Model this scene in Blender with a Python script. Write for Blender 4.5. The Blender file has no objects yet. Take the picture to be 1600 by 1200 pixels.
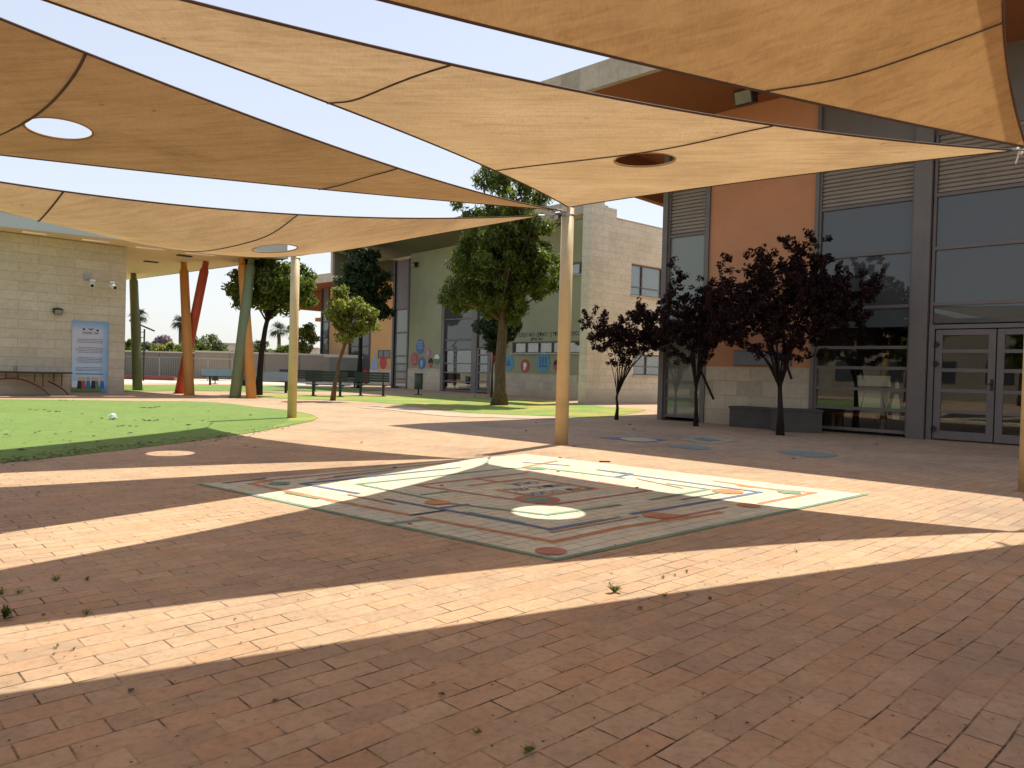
import bpy, math, random
import numpy as np
from mathutils import Vector, Matrix, noise
from mathutils.geometry import delaunay_2d_cdt

SC = bpy.context.scene
COL = SC.collection
rad = math.radians

# ------------------------------------------------------------------ camera, sky, sun, exposure
EYE = 1.10
FPX = 1165.0
def cam_axes(pitch, roll):
    c, s = math.cos(pitch), math.sin(pitch)
    fw = Vector((0, c, -s)); rt = Vector((1, 0, 0)); dn = fw.cross(rt)
    cr, sr = math.cos(roll), math.sin(roll)
    return rt*cr + dn*sr, dn*cr - rt*sr, fw
RT, DN, FW = cam_axes(rad(0.876), rad(-1.56))
cam = bpy.data.cameras.new('camera')
cam.sensor_width = 36.0
cam.lens = 36.0*FPX/1600.0
cam.clip_end = 2000
cam_o = bpy.data.objects.new('camera', cam); COL.objects.link(cam_o)
m = Matrix((RT, -DN, -FW)).transposed().to_4x4(); m.translation = Vector((0, 0, EYE))
cam_o.matrix_world = m
SC.camera = cam_o

SUN_AZ, SUN_EL = 31.0, 60.5
w = bpy.data.worlds.new('World'); SC.world = w; w.use_nodes = True
nt = w.node_tree; nt.nodes.clear()
sky = nt.nodes.new('ShaderNodeTexSky'); sky.sky_type = 'NISHITA'; sky.sun_disc = False
sky.sun_elevation = rad(SUN_EL); sky.sun_rotation = rad(SUN_AZ)
sky.dust_density = 2.0; sky.air_density = 1.0; sky.ozone_density = 1.0
bg = nt.nodes.new('ShaderNodeBackground'); bg.inputs[1].default_value = 0.15
wo = nt.nodes.new('ShaderNodeOutputWorld')
tc = nt.nodes.new('ShaderNodeTexCoord'); sx_ = nt.nodes.new('ShaderNodeSeparateXYZ'); nt.links.new(tc.outputs['Generated'], sx_.inputs[0])
hz = nt.nodes.new('ShaderNodeValToRGB'); e_ = hz.color_ramp.elements      # thin bright haze over the whole sky
e_[0].position = 0.0; e_[0].color = (.96,.965,.94,1); e_[1].position = .22; e_[1].color = (.82,.86,.93,1)
x_ = e_.new(.55); x_.color = (.65,.72,.90,1); x_ = e_.new(1.0); x_.color = (.45,.58,.88,1)
nt.links.new(sx_.outputs[2], hz.inputs[0])
hs = nt.nodes.new('ShaderNodeMix'); hs.data_type = 'RGBA'; hs.blend_type = 'MULTIPLY'; hs.inputs[0].default_value = 1.0; hs.inputs[7].default_value = (3.7, 3.7, 3.7, 1)
nt.links.new(hz.outputs[0], hs.inputs[6])
wb = nt.nodes.new('ShaderNodeMix'); wb.data_type = 'RGBA'; wb.inputs[0].default_value = .8
nt.links.new(sky.outputs[0], wb.inputs[6]); nt.links.new(hs.outputs[2], wb.inputs[7]); nt.links.new(wb.outputs[2], bg.inputs[0]); nt.links.new(bg.outputs[0], wo.inputs[0])
sl = bpy.data.lights.new('sun', 'SUN'); sl.energy = 3.9; sl.angle = rad(0.53); sl.color = (1.0, 0.93, 0.80)
so = bpy.data.objects.new('sun', sl); COL.objects.link(so)
SUNV = Vector((math.sin(rad(SUN_AZ))*math.cos(rad(SUN_EL)), math.cos(rad(SUN_AZ))*math.cos(rad(SUN_EL)), math.sin(rad(SUN_EL))))
so.rotation_euler = SUNV.to_track_quat('Z', 'Y').to_euler(); so.location = SUNV*60
SC.view_settings.view_transform = 'Standard'; SC.view_settings.look = 'None'
SC.view_settings.gamma = 1.0; SC.view_settings.exposure = 0.80
SC.cycles.max_bounces = 10; SC.cycles.transparent_max_bounces = 16
SC.cycles.diffuse_bounces = 6; SC.cycles.sample_clamp_indirect = 8.0

# ------------------------------------------------------------------ helpers
def G(x, y, z=0.0):
    """the point at height z that the photograph shows at pixel (x, y)"""
    d = RT*((x-800)/FPX) + DN*((y-600)/FPX) + FW
    t = (z-EYE)/d.z
    return Vector((d.x*t, d.y*t, z))

class MB:
    def __init__(s): s.v = []; s.f = []
    def box(s, x0, x1, y0, y1, z0, z1):
        b = len(s.v)
        s.v += [(x0,y0,z0),(x1,y0,z0),(x1,y1,z0),(x0,y1,z0),(x0,y0,z1),(x1,y0,z1),(x1,y1,z1),(x0,y1,z1)]
        s.f += [tuple(b+i for i in q) for q in ((0,3,2,1),(4,5,6,7),(0,1,5,4),(1,2,6,5),(2,3,7,6),(3,0,4,7))]
        return s
    def prism(s, pts, z0, z1):
        b = len(s.v); n = len(pts)
        a = sum(pts[i][0]*pts[(i+1)%n][1]-pts[(i+1)%n][0]*pts[i][1] for i in range(n))
        if a < 0: pts = pts[::-1]
        s.v += [(p[0],p[1],z0) for p in pts]+[(p[0],p[1],z1) for p in pts]
        s.f.append(tuple(b+i for i in range(n))[::-1]); s.f.append(tuple(b+n+i for i in range(n)))
        for i in range(n):
            j = (i+1)%n; s.f.append((b+i,b+j,b+n+j,b+n+i))
        return s
    def sheet(s, pts, z):
        b = len(s.v); n = len(pts)
        a = sum(pts[i][0]*pts[(i+1)%n][1]-pts[(i+1)%n][0]*pts[i][1] for i in range(n))
        if a < 0: pts = list(pts)[::-1]
        s.v += [(p[0],p[1],z) for p in pts]; s.f.append(tuple(b+i for i in range(n)))
        return s
    def tube(s, pts, rs, n=10, cap=True, flat=1.0):
        pts = [Vector(p) for p in pts]
        if not hasattr(rs, '__len__'): rs = [rs]*len(pts)
        b = len(s.v); up = None
        for i, p in enumerate(pts):
            t = (pts[min(i+1,len(pts)-1)]-pts[max(i-1,0)])
            t = t.normalized() if t.length > 1e-9 else Vector((0,0,1))
            if up is None: up = Vector((0,0,1)) if abs(t.z) < .9 else Vector((1,0,0))
            a = t.cross(up).normalized(); c = a.cross(t).normalized(); up = c
            for k in range(n):
                an = 2*math.pi*k/n
                s.v.append(tuple(p + a*(rs[i]*math.cos(an)) + c*(rs[i]*math.sin(an)*flat)))
        for i in range(len(pts)-1):
            for k in range(n):
                k2 = (k+1)%n
                s.f.append((b+i*n+k, b+i*n+k2, b+(i+1)*n+k2, b+(i+1)*n+k))
        if cap:
            s.f.append(tuple(b+k for k in range(n))[::-1]); e = b+(len(pts)-1)*n
            s.f.append(tuple(e+k for k in range(n)))
        return s
    def ball(s, c, r, n=10, sz=1.0):
        b = len(s.v); rows = n//2+1
        for i in range(rows+1):
            th = math.pi*i/rows
            for k in range(n):
                ph = 2*math.pi*k/n
                s.v.append((c[0]+r*math.sin(th)*math.cos(ph), c[1]+r*math.sin(th)*math.sin(ph), c[2]+r*sz*math.cos(th)))
        for i in range(rows):
            for k in range(n):
                k2 = (k+1)%n
                s.f.append((b+i*n+k, b+(i+1)*n+k, b+(i+1)*n+k2, b+i*n+k2))
        return s
    def disc(s, cx, cz, r, y0, y1, n=28, sx=1.0):
        """a round plate standing in the local XZ plane"""
        b = len(s.v)
        for y in (y0, y1):
            for k in range(n):
                a = 2*math.pi*k/n; s.v.append((cx+r*sx*math.cos(a), y, cz+r*math.sin(a)))
        s.f.append(tuple(b+k for k in range(n))); s.f.append(tuple(b+n+k for k in range(n))[::-1])
        for k in range(n):
            j = (k+1)%n; s.f.append((b+j, b+k, b+n+k, b+n+j))
        return s
    def poly(s, pts, y0, y1):
        """a plate in the local XZ plane with outline pts [(x,z)]"""
        n = len(pts); b = len(s.v)
        s.v += [(p[0],y0,p[1]) for p in pts]+[(p[0],y1,p[1]) for p in pts]
        s.f.append(tuple(b+i for i in range(n))); s.f.append(tuple(b+n+i for i in range(n))[::-1])
        for i in range(n):
            j = (i+1)%n; s.f.append((b+j,b+i,b+n+i,b+n+j))
        return s
    def build(s, name, mat, parent=None, smooth=False, bevel=0.0):
        me = bpy.data.meshes.new(name); me.from_pydata([tuple(v) for v in s.v], [], s.f); me.update()
        if smooth:
            me.polygons.foreach_set('use_smooth', [True]*len(me.polygons))
        o = bpy.data.objects.new(name, me); COL.objects.link(o)
        if mat: me.materials.append(mat)
        if parent: o.parent = parent
        if bevel:
            bm = o.modifiers.new('bevel', 'BEVEL'); bm.width = bevel; bm.segments = 2; bm.limit_method = 'ANGLE'
        return o

def tag(o, label=None, cat=None, group=None, kind=None):
    if label: o['label'] = label
    if cat: o['category'] = cat
    if group: o['group'] = group
    if kind: o['kind'] = kind
    return o
def thing(name, label, cat, loc=(0,0,0), rz=0.0, group=None):
    o = bpy.data.objects.new(name, None); COL.objects.link(o)
    o.location = loc; o.rotation_euler = (0,0,rz); o.empty_display_size = .2
    return tag(o, label, cat, group)
def copy_tree(o, parent=None):
    c = o.copy(); COL.objects.link(c); c.parent = parent
    for ch in list(o.children): copy_tree(ch, c)
    return c
def lin(r, g, b):
    f = lambda c: (c/12.92 if c <= .04045 else ((c+.055)/1.055)**2.4)
    return (f(r/255), f(g/255), f(b/255), 1)

# ------------------------------------------------------------------ materials
MATS = {}
def base(name, col, rough=.7, metal=0.0, spec=.4):
    m = bpy.data.materials.new(name); m.use_nodes = True
    b = m.node_tree.nodes['Principled BSDF']
    b.inputs['Base Color'].default_value = (*col[:3], 1); b.inputs['Roughness'].default_value = rough
    b.inputs['Metallic'].default_value = metal
    b.inputs['Specular IOR Level'].default_value = spec
    return m, m.node_tree, b
def nd(t, typ, **kw):
    n = t.nodes.new(typ)
    for k, v in kw.items(): setattr(n, k, v)
    return n
def mixc(t, a, b, fac=None, f=0.5, mode='MIX'):
    n = t.nodes.new('ShaderNodeMix'); n.data_type = 'RGBA'; n.blend_type = mode
    n.inputs[0].default_value = f
    if fac is not None: t.links.new(fac, n.inputs[0])
    for i, x in ((6, a), (7, b)):
        if isinstance(x, (tuple, list)): n.inputs[i].default_value = (*x[:3], 1)
        else: t.links.new(x, n.inputs[i])
    return n.outputs[2]
def noise_tex(t, vec, scale, detail=4, rough=.6, dist=0.0):
    n = t.nodes.new('ShaderNodeTexNoise'); n.inputs['Scale'].default_value = scale
    n.inputs['Detail'].default_value = detail; n.inputs['Roughness'].default_value = rough
    n.inputs['Distortion'].default_value = dist
    if vec is not None: t.links.new(vec, n.inputs['Vector'])
    return n.outputs['Fac']
def ramp(t, fac, stops):
    r = t.nodes.new('ShaderNodeValToRGB'); e = r.color_ramp.elements
    while len(e) > 1: e.remove(e[-1])
    e[0].position = stops[0][0]; e[0].color = (*stops[0][1][:3], 1)
    for p, c in stops[1:]:
        x = e.new(p); x.color = (*c[:3], 1)
    t.links.new(fac, r.inputs[0]); return r.outputs[0]
def objc(t): return nd(t, 'ShaderNodeTexCoord').outputs['Object']
def posn(t): return nd(t, 'ShaderNodeNewGeometry').outputs['Position']
def math_n(t, op, a, b=None):
    n = t.nodes.new('ShaderNodeMath'); n.operation = op
    for i, x in ((0, a), (1, b)):
        if x is None: continue
        if isinstance(x, (int, float)): n.inputs[i].default_value = x
        else: t.links.new(x, n.inputs[i])
    return n.outputs[0]
def bump(t, b, h, strength=.3, dist=.01):
    n = t.nodes.new('ShaderNodeBump'); n.inputs['Strength'].default_value = strength
    n.inputs['Distance'].default_value = dist
    t.links.new(h, n.inputs['Height']); t.links.new(n.outputs[0], b.inputs['Normal'])

def plain(name, col, rough=.6, metal=0.0, var=.18, scale=3.0, spec=.4, bmp=.0):
    """painted or cast surface with slight dirt and tone variation"""
    if name in MATS: return MATS[name]
    m, t, b = base(name, col, rough, metal, spec)
    v = objc(t)
    n1 = noise_tex(t, v, scale, 5, .65); n2 = noise_tex(t, v, scale*9, 3, .6)
    dark = tuple(c*(1-var*1.6) for c in col[:3]); light = tuple(min(1, c*(1+var*.7)) for c in col[:3])
    c = ramp(t, n1, [(.25, dark), (.5, col), (.75, light)])
    c = mixc(t, c, tuple(x*.75 for x in col[:3]), n2, mode='MIX') if False else c
    t.links.new(c, b.inputs['Base Color'])
    r = t.nodes.new('ShaderNodeMapRange'); r.inputs[3].default_value = max(.05, rough-.12); r.inputs[4].default_value = min(1, rough+.12)
    t.links.new(n2, r.inputs[0]); t.links.new(r.outputs[0], b.inputs['Roughness'])
    if bmp: bump(t, b, n2, bmp, .004)
    MATS[name] = m; return m

PAVE_ROT = -44.0     # courses run towards azimuth 46 degrees
def paver(name, c1, c2, joint, fill=.45, flat=1.0, wear=None):
    """clay pavers in running bond, laid in world metres"""
    m, t, b = base(name, c1, .88, 0, .25)
    p = posn(t)
    # small wobble so the courses are hand laid
    wn = nd(t, 'ShaderNodeTexNoise'); wn.inputs['Scale'].default_value = 1.1; wn.inputs['Detail'].default_value = 2
    t.links.new(p, wn.inputs['Vector'])
    off = nd(t, 'ShaderNodeVectorMath', operation='MULTIPLY_ADD')
    t.links.new(wn.outputs['Color'], off.inputs[0]); off.inputs[1].default_value = (.045,.045,0); t.links.new(p, off.inputs[2])
    mp = nd(t, 'ShaderNodeMapping'); mp.inputs['Rotation'].default_value = (0,0,rad(PAVE_ROT)); t.links.new(off.outputs[0], mp.inputs['Vector'])
    br = nd(t, 'ShaderNodeTexBrick'); br.offset = .5; br.squash = 1
    br.inputs['Scale'].default_value = 1; br.inputs['Brick Width'].default_value = .246; br.inputs['Row Height'].default_value = .1135
    br.inputs['Mortar Size'].default_value = .0042; br.inputs['Mortar Smooth'].default_value = .3; br.inputs['Bias'].default_value = 0
    br.inputs['Color1'].default_value = (0,0,0,1); br.inputs['Color2'].default_value = (1,1,1,1); br.inputs['Mortar'].default_value = (.5,.5,.5,1)
    t.links.new(mp.outputs[0], br.inputs['Vector'])
    tone = ramp(t, br.outputs['Color'], [(.0, c2), (.35, c1), (.6, tuple(min(1, x*y) for x, y in zip(c1, (1.05,.93,.86)))), (1, tuple(min(1, x*1.07) for x in c1))])
    n1 = noise_tex(t, p, .55, 5, .6); n2 = noise_tex(t, p, 30, 5, .75); n3 = noise_tex(t, p, 5.0, 6, .7)
    c = mixc(t, tone, ramp(t, n1, [(.3, (.74,.76,.80)), (.55, (1,1,1)), (.75, (1.0,.97,.90))]), f=1.0, mode='MULTIPLY')
    c = mixc(t, c, ramp(t, n3, [(.3, (.84,.83,.82)), (.6, (1,1,1))]), f=flat, mode='MULTIPLY')
    c = mixc(t, c, ramp(t, n2, [(.28, (.72,.70,.68)), (.5, (1,1,1)), (.74, (1.08,1.06,1.04))]), f=flat, mode='MULTIPLY')
    # joints: open and dark in places, filled with sand in others
    jn = noise_tex(t, p, 1.7, 6, .85)
    jm = ramp(t, jn, [(fill-.06, (1,1,1)), (fill+.02, (.6,.6,.6)), (fill+.10, (.14,.14,.14))])
    jf = math_n(t, 'MULTIPLY', br.outputs['Fac'], jm)
    c = mixc(t, c, joint, jf)
    # dark specks of grit
    sp = nd(t, 'ShaderNodeTexVoronoi'); sp.inputs['Scale'].default_value = 7; t.links.new(p, sp.inputs['Vector'])
    spm = ramp(t, sp.outputs['Distance'], [(.028, (.9,.9,.9)), (.05, (0,0,0))])
    c = mixc(t, c, tuple(x*.8 for x in joint), spm)
    if wear is not None:     # paint worn through to the clay
        wr = noise_tex(t, p, 7, 6, .8)
        c = mixc(t, c, wear, ramp(t, wr, [(.60, (0,0,0)), (.72, (.75,.75,.75))]))
    t.links.new(c, b.inputs['Base Color'])
    h = math_n(t, 'SUBTRACT', math_n(t, 'MULTIPLY', n2, .25), jf)
    h = math_n(t, 'ADD', h, math_n(t, 'MULTIPLY', br.outputs['Color'], .35))
    bump(t, b, h, .55, .006)
    return m
CLAY1, CLAY2, JOINT = (.495,.354,.226), (.455,.312,.202), (.05,.036,.026)
MATS['paver'] = paver('clay_pavers', CLAY1, CLAY2, JOINT)
MATS['mwhite'] = paver('white_paint_on_pavers', (.64,.62,.47), (.60,.58,.44), (.13,.11,.08), fill=.52, flat=.5, wear=(.56,.44,.30))
def pm(n, c): MATS[n] = paver('paint_'+n, c, tuple(x*.9 for x in c), (.09,.07,.05), fill=.5, flat=.6, wear=(.50,.42,.30))
pm('mgreen', (.20,.33,.23)); pm('mblue', (.16,.21,.36)); pm('morange', (.58,.27,.13)); pm('mred', (.50,.21,.16)); pm('mnavy', (.05,.07,.13))
pm('mpale', (.50,.47,.30)); pm('mteal', (.26,.31,.28))

def stone(name, c, bw, rh, axis='XZ', joint=.72, offy=0.5, vr=.16):
    m, t, b = base(name, c, .85, 0, .2)
    v = objc(t); sx = nd(t, 'ShaderNodeSeparateXYZ'); t.links.new(v, sx.inputs[0])
    cb = nd(t, 'ShaderNodeCombineXYZ'); t.links.new(math_n(t, 'SUBTRACT', sx.outputs[0], sx.outputs[1]), cb.inputs[0]); t.links.new(sx.outputs[2], cb.inputs[1])
    br = nd(t, 'ShaderNodeTexBrick'); br.offset = offy
    br.inputs['Scale'].default_value = 1; br.inputs['Brick Width'].default_value = bw; br.inputs['Row Height'].default_value = rh
    br.inputs['Mortar Size'].default_value = .008; br.inputs['Mortar Smooth'].default_value = .3
    br.inputs['Color1'].default_value = (0,0,0,1); br.inputs['Color2'].default_value = (1,1,1,1); br.inputs['Mortar'].default_value = (.5,.5,.5,1)
    t.links.new(cb.outputs[0], br.inputs['Vector'])
    tone = ramp(t, br.outputs['Color'], [(0, tuple(x*(1-vr) for x in c)), (.5, c), (1, tuple(min(1, x*(1+vr*.6)) for x in c))])
    n = noise_tex(t, v, 7, 6, .7); n2 = noise_tex(t, v, .8, 4, .6)
    cc = mixc(t, tone, ramp(t, n, [(.3, (.84,.82,.78)), (.55, (1,1,1)), (.75, (1.05,1.04,1.03))]), f=1, mode='MULTIPLY')
    cc = mixc(t, cc, ramp(t, n2, [(.3, (.86,.84,.80)), (.6, (1,1,1))]), f=1, mode='MULTIPLY')
    # splash stain along the ground
    st = nd(t, 'ShaderNodeMapRange'); st.inputs[1].default_value = .0; st.inputs[2].default_value = .55; st.inputs[3].default_value = .8; st.inputs[4].default_value = 0
    t.links.new(sx.outputs[2], st.inputs[0])
    cc = mixc(t, cc, (.33,.22,.13), math_n(t, 'MULTIPLY', st.outputs[0], n))
    cc = mixc(t, cc, tuple(x*joint for x in c), br.outputs['Fac'])
    t.links.new(cc, b.inputs['Base Color'])
    bump(t, b, math_n(t, 'SUBTRACT', math_n(t, 'MULTIPLY', n, .5), br.outputs['Fac']), .5, .012)
    return m
MATS['stoneC'] = stone('sawn_limestone_cladding', (.565,.485,.375), 1.02, .292, vr=.08, joint=.68)
MATS['stoneA'] = stone('limestone_plinth', (.56,.50,.385), .62, .35)
MATS['stoneD'] = stone('limestone_blocks', (.76,.69,.53), .72, .27, 'YZ', .68, vr=.06)
MATS['stoneDx'] = stone('limestone_blocks_face', (.72,.66,.52), .72, .27, 'XZ', .68, vr=.06)
MATS['fascia_stone'] = stone('fascia_panels', (.46,.42,.34), .55, 3.0, offy=0)

def glass(name, tint, refl=.10, opac=0.0, body=(.2,.24,.22)):
    m = bpy.data.materials.new(name); m.use_nodes = True; t = m.node_tree; t.nodes.clear()
    out = nd(t, 'ShaderNodeOutputMaterial'); tr = nd(t, 'ShaderNodeBsdfTransparent'); tr.inputs[0].default_value = (*tint, 1)
    gl = nd(t, 'ShaderNodeBsdfGlossy'); gl.inputs['Roughness'].default_value = .015; gl.inputs['Color'].default_value = (.95,.97,1,1)
    v = objc(t); bn = nd(t, 'ShaderNodeBump'); bn.inputs['Strength'].default_value = .04; bn.inputs['Distance'].default_value = .02
    t.links.new(noise_tex(t, v, .9, 1, .4), bn.inputs['Height']); t.links.new(bn.outputs[0], gl.inputs['Normal'])
    fr = nd(t, 'ShaderNodeFresnel'); fr.inputs[0].default_value = 1.5
    f = math_n(t, 'ADD', math_n(t, 'MULTIPLY', fr.outputs[0], .9), refl-.04)
    di = nd(t, 'ShaderNodeBsdfDiffuse'); di.inputs[0].default_value = (*body, 1)
    m0 = nd(t, 'ShaderNodeMixShader'); m0.inputs[0].default_value = opac
    t.links.new(tr.outputs[0], m0.inputs[1]); t.links.new(di.outputs[0], m0.inputs[2])
    mx = nd(t, 'ShaderNodeMixShader'); t.links.new(f, mx.inputs[0]); t.links.new(m0.outputs[0], mx.inputs[1]); t.links.new(gl.outputs[0], mx.inputs[2])
    t.links.new(mx.outputs[0], out.inputs[0]); MATS[name] = m; return m
glass('glass_dark', (.82,.84,.80), .055)
glass('glass_grey', (.3,.33,.32), .06, .75, (.085,.09,.082))
glass('glass_frost', (.5,.5,.5), .06, .92, (.085,.10,.10))
glass('glass_green', (.5,.55,.5), .07, .85, (.21,.235,.19))

def cloth(name, col=(.66,.42,.20), tr_=.5):
    m = bpy.data.materials.new(name); m.use_nodes = True; t = m.node_tree; t.nodes.clear()
    out = nd(t, 'ShaderNodeOutputMaterial'); p = posn(t)
    n1 = noise_tex(t, p, .7, 5, .6, .6); 
    mp = nd(t, 'ShaderNodeMapping'); mp.inputs['Scale'].default_value = (.9,9,4); mp.inputs['Rotation'].default_value = (0,0,rad(25)); t.links.new(p, mp.inputs['Vector'])
    n2 = noise_tex(t, mp.outputs[0], 1.6, 6, .7, .8)
    mp2 = nd(t, 'ShaderNodeMapping'); mp2.inputs['Scale'].default_value = (90,14,20); mp2.inputs['Rotation'].default_value = (0,0,rad(-46)); t.links.new(p, mp2.inputs['Vector'])
    n3 = noise_tex(t, mp2.outputs[0], 1.0, 2, .5)
    c = ramp(t, n1, [(.28, tuple(x*y for x, y in zip(col, (.80,.78,.76)))), (.5, col), (.72, tuple(x*y for x, y in zip(col, (1.10,1.13,1.2))))])
    c = mixc(t, c, ramp(t, n2, [(.34, (.82,.79,.76)), (.55, (1,1,1)), (.8, (1.05,1.05,1.04))]), f=1, mode='MULTIPLY')
    c = mixc(t, c, ramp(t, n3, [(.35, (.90,.90,.90)), (.6, (1,1,1))]), f=1, mode='MULTIPLY')
    vo = nd(t, 'ShaderNodeTexVoronoi'); vo.inputs['Scale'].default_value = 2.2; t.links.new(p, vo.inputs['Vector'])   # leaves and droppings lying on top
    c = mixc(t, c, tuple(x*.45 for x in col), ramp(t, vo.outputs['Distance'], [(.03, (.7,.7,.7)), (.06, (0,0,0))]))
    tr = nd(t, 'ShaderNodeBsdfTranslucent'); di = nd(t, 'ShaderNodeBsdfDiffuse')
    t.links.new(c, tr.inputs[0]); t.links.new(c, di.inputs[0])
    bn = nd(t, 'ShaderNodeBump'); bn.inputs['Strength'].default_value = .25; bn.inputs['Distance'].default_value = .03
    t.links.new(n2, bn.inputs['Height']); t.links.new(bn.outputs[0], tr.inputs['Normal']); t.links.new(bn.outputs[0], di.inputs['Normal'])
    mx = nd(t, 'ShaderNodeMixShader'); mx.inputs[0].default_value = 1-tr_
    rf = nd(t, 'ShaderNodeBsdfRefraction'); rf.inputs['IOR'].default_value = 1.02; rf.inputs['Roughness'].default_value = .85; t.links.new(c, rf.inputs['Color'])
    m9 = nd(t, 'ShaderNodeMixShader'); m9.inputs[0].default_value = .10 if tr_ > .2 else .05
    t.links.new(tr.outputs[0], mx.inputs[1]); t.links.new(di.outputs[0], mx.inputs[2]); t.links.new(mx.outputs[0], m9.inputs[1]); t.links.new(rf.outputs[0], m9.inputs[2]); t.links.new(m9.outputs[0], out.inputs[0])
    return m
MATS['S1'] = cloth('shade_cloth_pale', (.55,.378,.200), .25); MATS['S3'] = cloth('shade_cloth_pale_worn', (.55,.375,.200), .24)
MATS['S2'] = cloth('shade_cloth_brown', (.43,.272,.128), .12); MATS['S4'] = cloth('shade_cloth_tan', (.51,.312,.135), .17); MATS['S5'] = MATS['S4']

def leaf(name, cols, trans=.45, rg=.5):
    m = bpy.data.materials.new(name); m.use_nodes = True; t = m.node_tree; t.nodes.clear()
    out = nd(t, 'ShaderNodeOutputMaterial'); g = nd(t, 'ShaderNodeNewGeometry')
    n = noise_tex(t, g.outputs['Position'], 1.3, 3, .6)
    f = math_n(t, 'ADD', math_n(t, 'MULTIPLY', g.outputs['Random Per Island'], .6), math_n(t, 'MULTIPLY', n, .5))
    c = ramp(t, f, [(.15, cols[0]), (.5, cols[1]), (.9, cols[2])])
    b = nd(t, 'ShaderNodeBsdfPrincipled'); b.inputs['Roughness'].default_value = rg; b.inputs['Specular IOR Level'].default_value = .35 if rg < .6 else .15
    tr = nd(t, 'ShaderNodeBsdfTranslucent'); t.links.new(c, b.inputs['Base Color'])
    c2 = mixc(t, c, (1.25,1.25,.8), f=1, mode='MULTIPLY'); t.links.new(c2, tr.inputs[0])
    mx = nd(t, 'ShaderNodeMixShader'); mx.inputs[0].default_value = trans
    t.links.new(b.outputs[0], mx.inputs[1]); t.links.new(tr.outputs[0], mx.inputs[2]); t.links.new(mx.outputs[0], out.inputs[0])
    MATS[name] = m; return m
leaf('leaf_green', [(.034,.056,.010), (.085,.12,.022), (.20,.24,.045)], .58)
leaf('leaf_dark', [(.018,.038,.012), (.035,.06,.018), (.06,.09,.03)])
leaf('leaf_lime', [(.08,.11,.02), (.18,.21,.045), (.32,.33,.09)], .55)
leaf('leaf_plum', [(.010,.005,.006), (.022,.010,.011), (.055,.020,.018)], .28, .7)
leaf('leaf_pale', [(.08,.10,.05), (.13,.16,.07), (.20,.22,.11)])
leaf('leaf_palm', [(.03,.045,.025), (.05,.07,.035), (.08,.10,.05)], .3)
leaf('leaf_mauve', [(.12,.10,.12), (.22,.16,.22), (.33,.26,.33)])
leaf('leaf_dry', [(.05,.03,.015), (.09,.055,.025), (.16,.10,.05)], .1)

def bark(name, c):
    m, t, b = base(name, c, .9, 0, .2); v = posn(t)
    mp = nd(t, 'ShaderNodeMapping'); mp.inputs['Scale'].default_value = (14,14,2.5); t.links.new(v, mp.inputs['Vector'])
    n = noise_tex(t, mp.outputs[0], 1.6, 6, .7)
    t.links.new(ramp(t, n, [(.3, tuple(x*.5 for x in c)), (.55, c), (.8, tuple(x*1.5 for x in c))]), b.inputs['Base Color'])
    bump(t, b, n, .8, .02); MATS[name] = m; return m
bark('bark_brown', (.12,.085,.045)); bark('bark_dark', (.03,.022,.018)); bark('bark_tan', (.125,.09,.05))

def turf(name, stops, sc=1.0):
    m, t, b = base(name, stops[0][1], .95, 0, .1); v = posn(t)
    n = noise_tex(t, v, .35*sc, 5, .6); n2 = noise_tex(t, v, 40, 3, .8); n3 = noise_tex(t, v, 3.5, 6, .75)
    c = ramp(t, n, stops)
    c = mixc(t, c, ramp(t, n3, [(.3, (.80,.82,.78)), (.6, (1,1,1))]), f=1, mode='MULTIPLY')
    c = mixc(t, c, ramp(t, n2, [(.25, (.6,.62,.6)), (.5, (1,1,1)), (.8, (1.2,1.2,1.15))]), f=1, mode='MULTIPLY')
    c = mixc(t, c, (.34,.22,.12), ramp(t, noise_tex(t, v, 1.7, 7, .8), [(.62, (0,0,0)), (.74, (.6,.6,.6))]))
    t.links.new(c, b.inputs['Base Color']); bump(t, b, n2, .7, .02); MATS[name] = m; return m
turf('turf_artificial', [(.2, (.155,.235,.062)), (.5, (.19,.27,.078)), (.8, (.215,.285,.09))])
turf('lawn_worn', [(.3, (.18,.28,.07)), (.48, (.26,.33,.09)), (.60, (.42,.35,.10)), (.75, (.48,.34,.12))], 1.6)
turf('lawn_green', [(.3, (.15,.23,.06)), (.6, (.20,.28,.08)), (.8, (.30,.32,.12))])

MATS['terracotta'] = plain('terracotta_render', (.53,.262,.142), .9, var=.10, scale=.8, spec=.1)
MATS['green_render'] = plain('olive_green_render', (.31,.32,.21), .9, var=.08, scale=.7, spec=.1)
MATS['apricot'] = plain('apricot_render', (.55,.33,.155), .9, var=.08, scale=.6, spec=.1)
MATS['rust_render'] = plain('rust_orange_render', (.50,.21,.08), .9, var=.08, scale=.6, spec=.1)
MATS['soffit_beige'] = plain('cream_soffit_plaster', (.80,.59,.43), .9, var=.05, scale=.6, spec=.1)
MATS['fascia_grey'] = plain('light_grey_fascia_metal', (.44,.47,.47), .5, var=.05, scale=.5)
MATS['alu'] = plain('grey_window_metal', (.155,.14,.132), .5, metal=.2, var=.10, scale=2)
MATS['alu_dark'] = plain('dark_grey_window_metal', (.05,.055,.07), .45, metal=.2, var=.10, scale=2)
MATS['louvre'] = plain('louvre_metal', (.36,.32,.27), .5, metal=.1, var=.10, scale=2)
MATS['black'] = plain('black_metal', (.018,.018,.02), .5, var=.1)
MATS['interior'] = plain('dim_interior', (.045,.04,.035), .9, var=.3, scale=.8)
MATS['pole'] = plain('cream_painted_steel', (.60,.455,.235), .5, var=.14, scale=2.2, bmp=.1)
MATS['webbing'] = plain('brown_webbing', (.085,.050,.036), .85, var=.2)
MATS['rope'] = plain('white_rope', (.75,.72,.62), .9, var=.1)
MATS['steel'] = plain('galvanised_steel', (.35,.35,.35), .4, metal=.8, var=.15)
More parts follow.
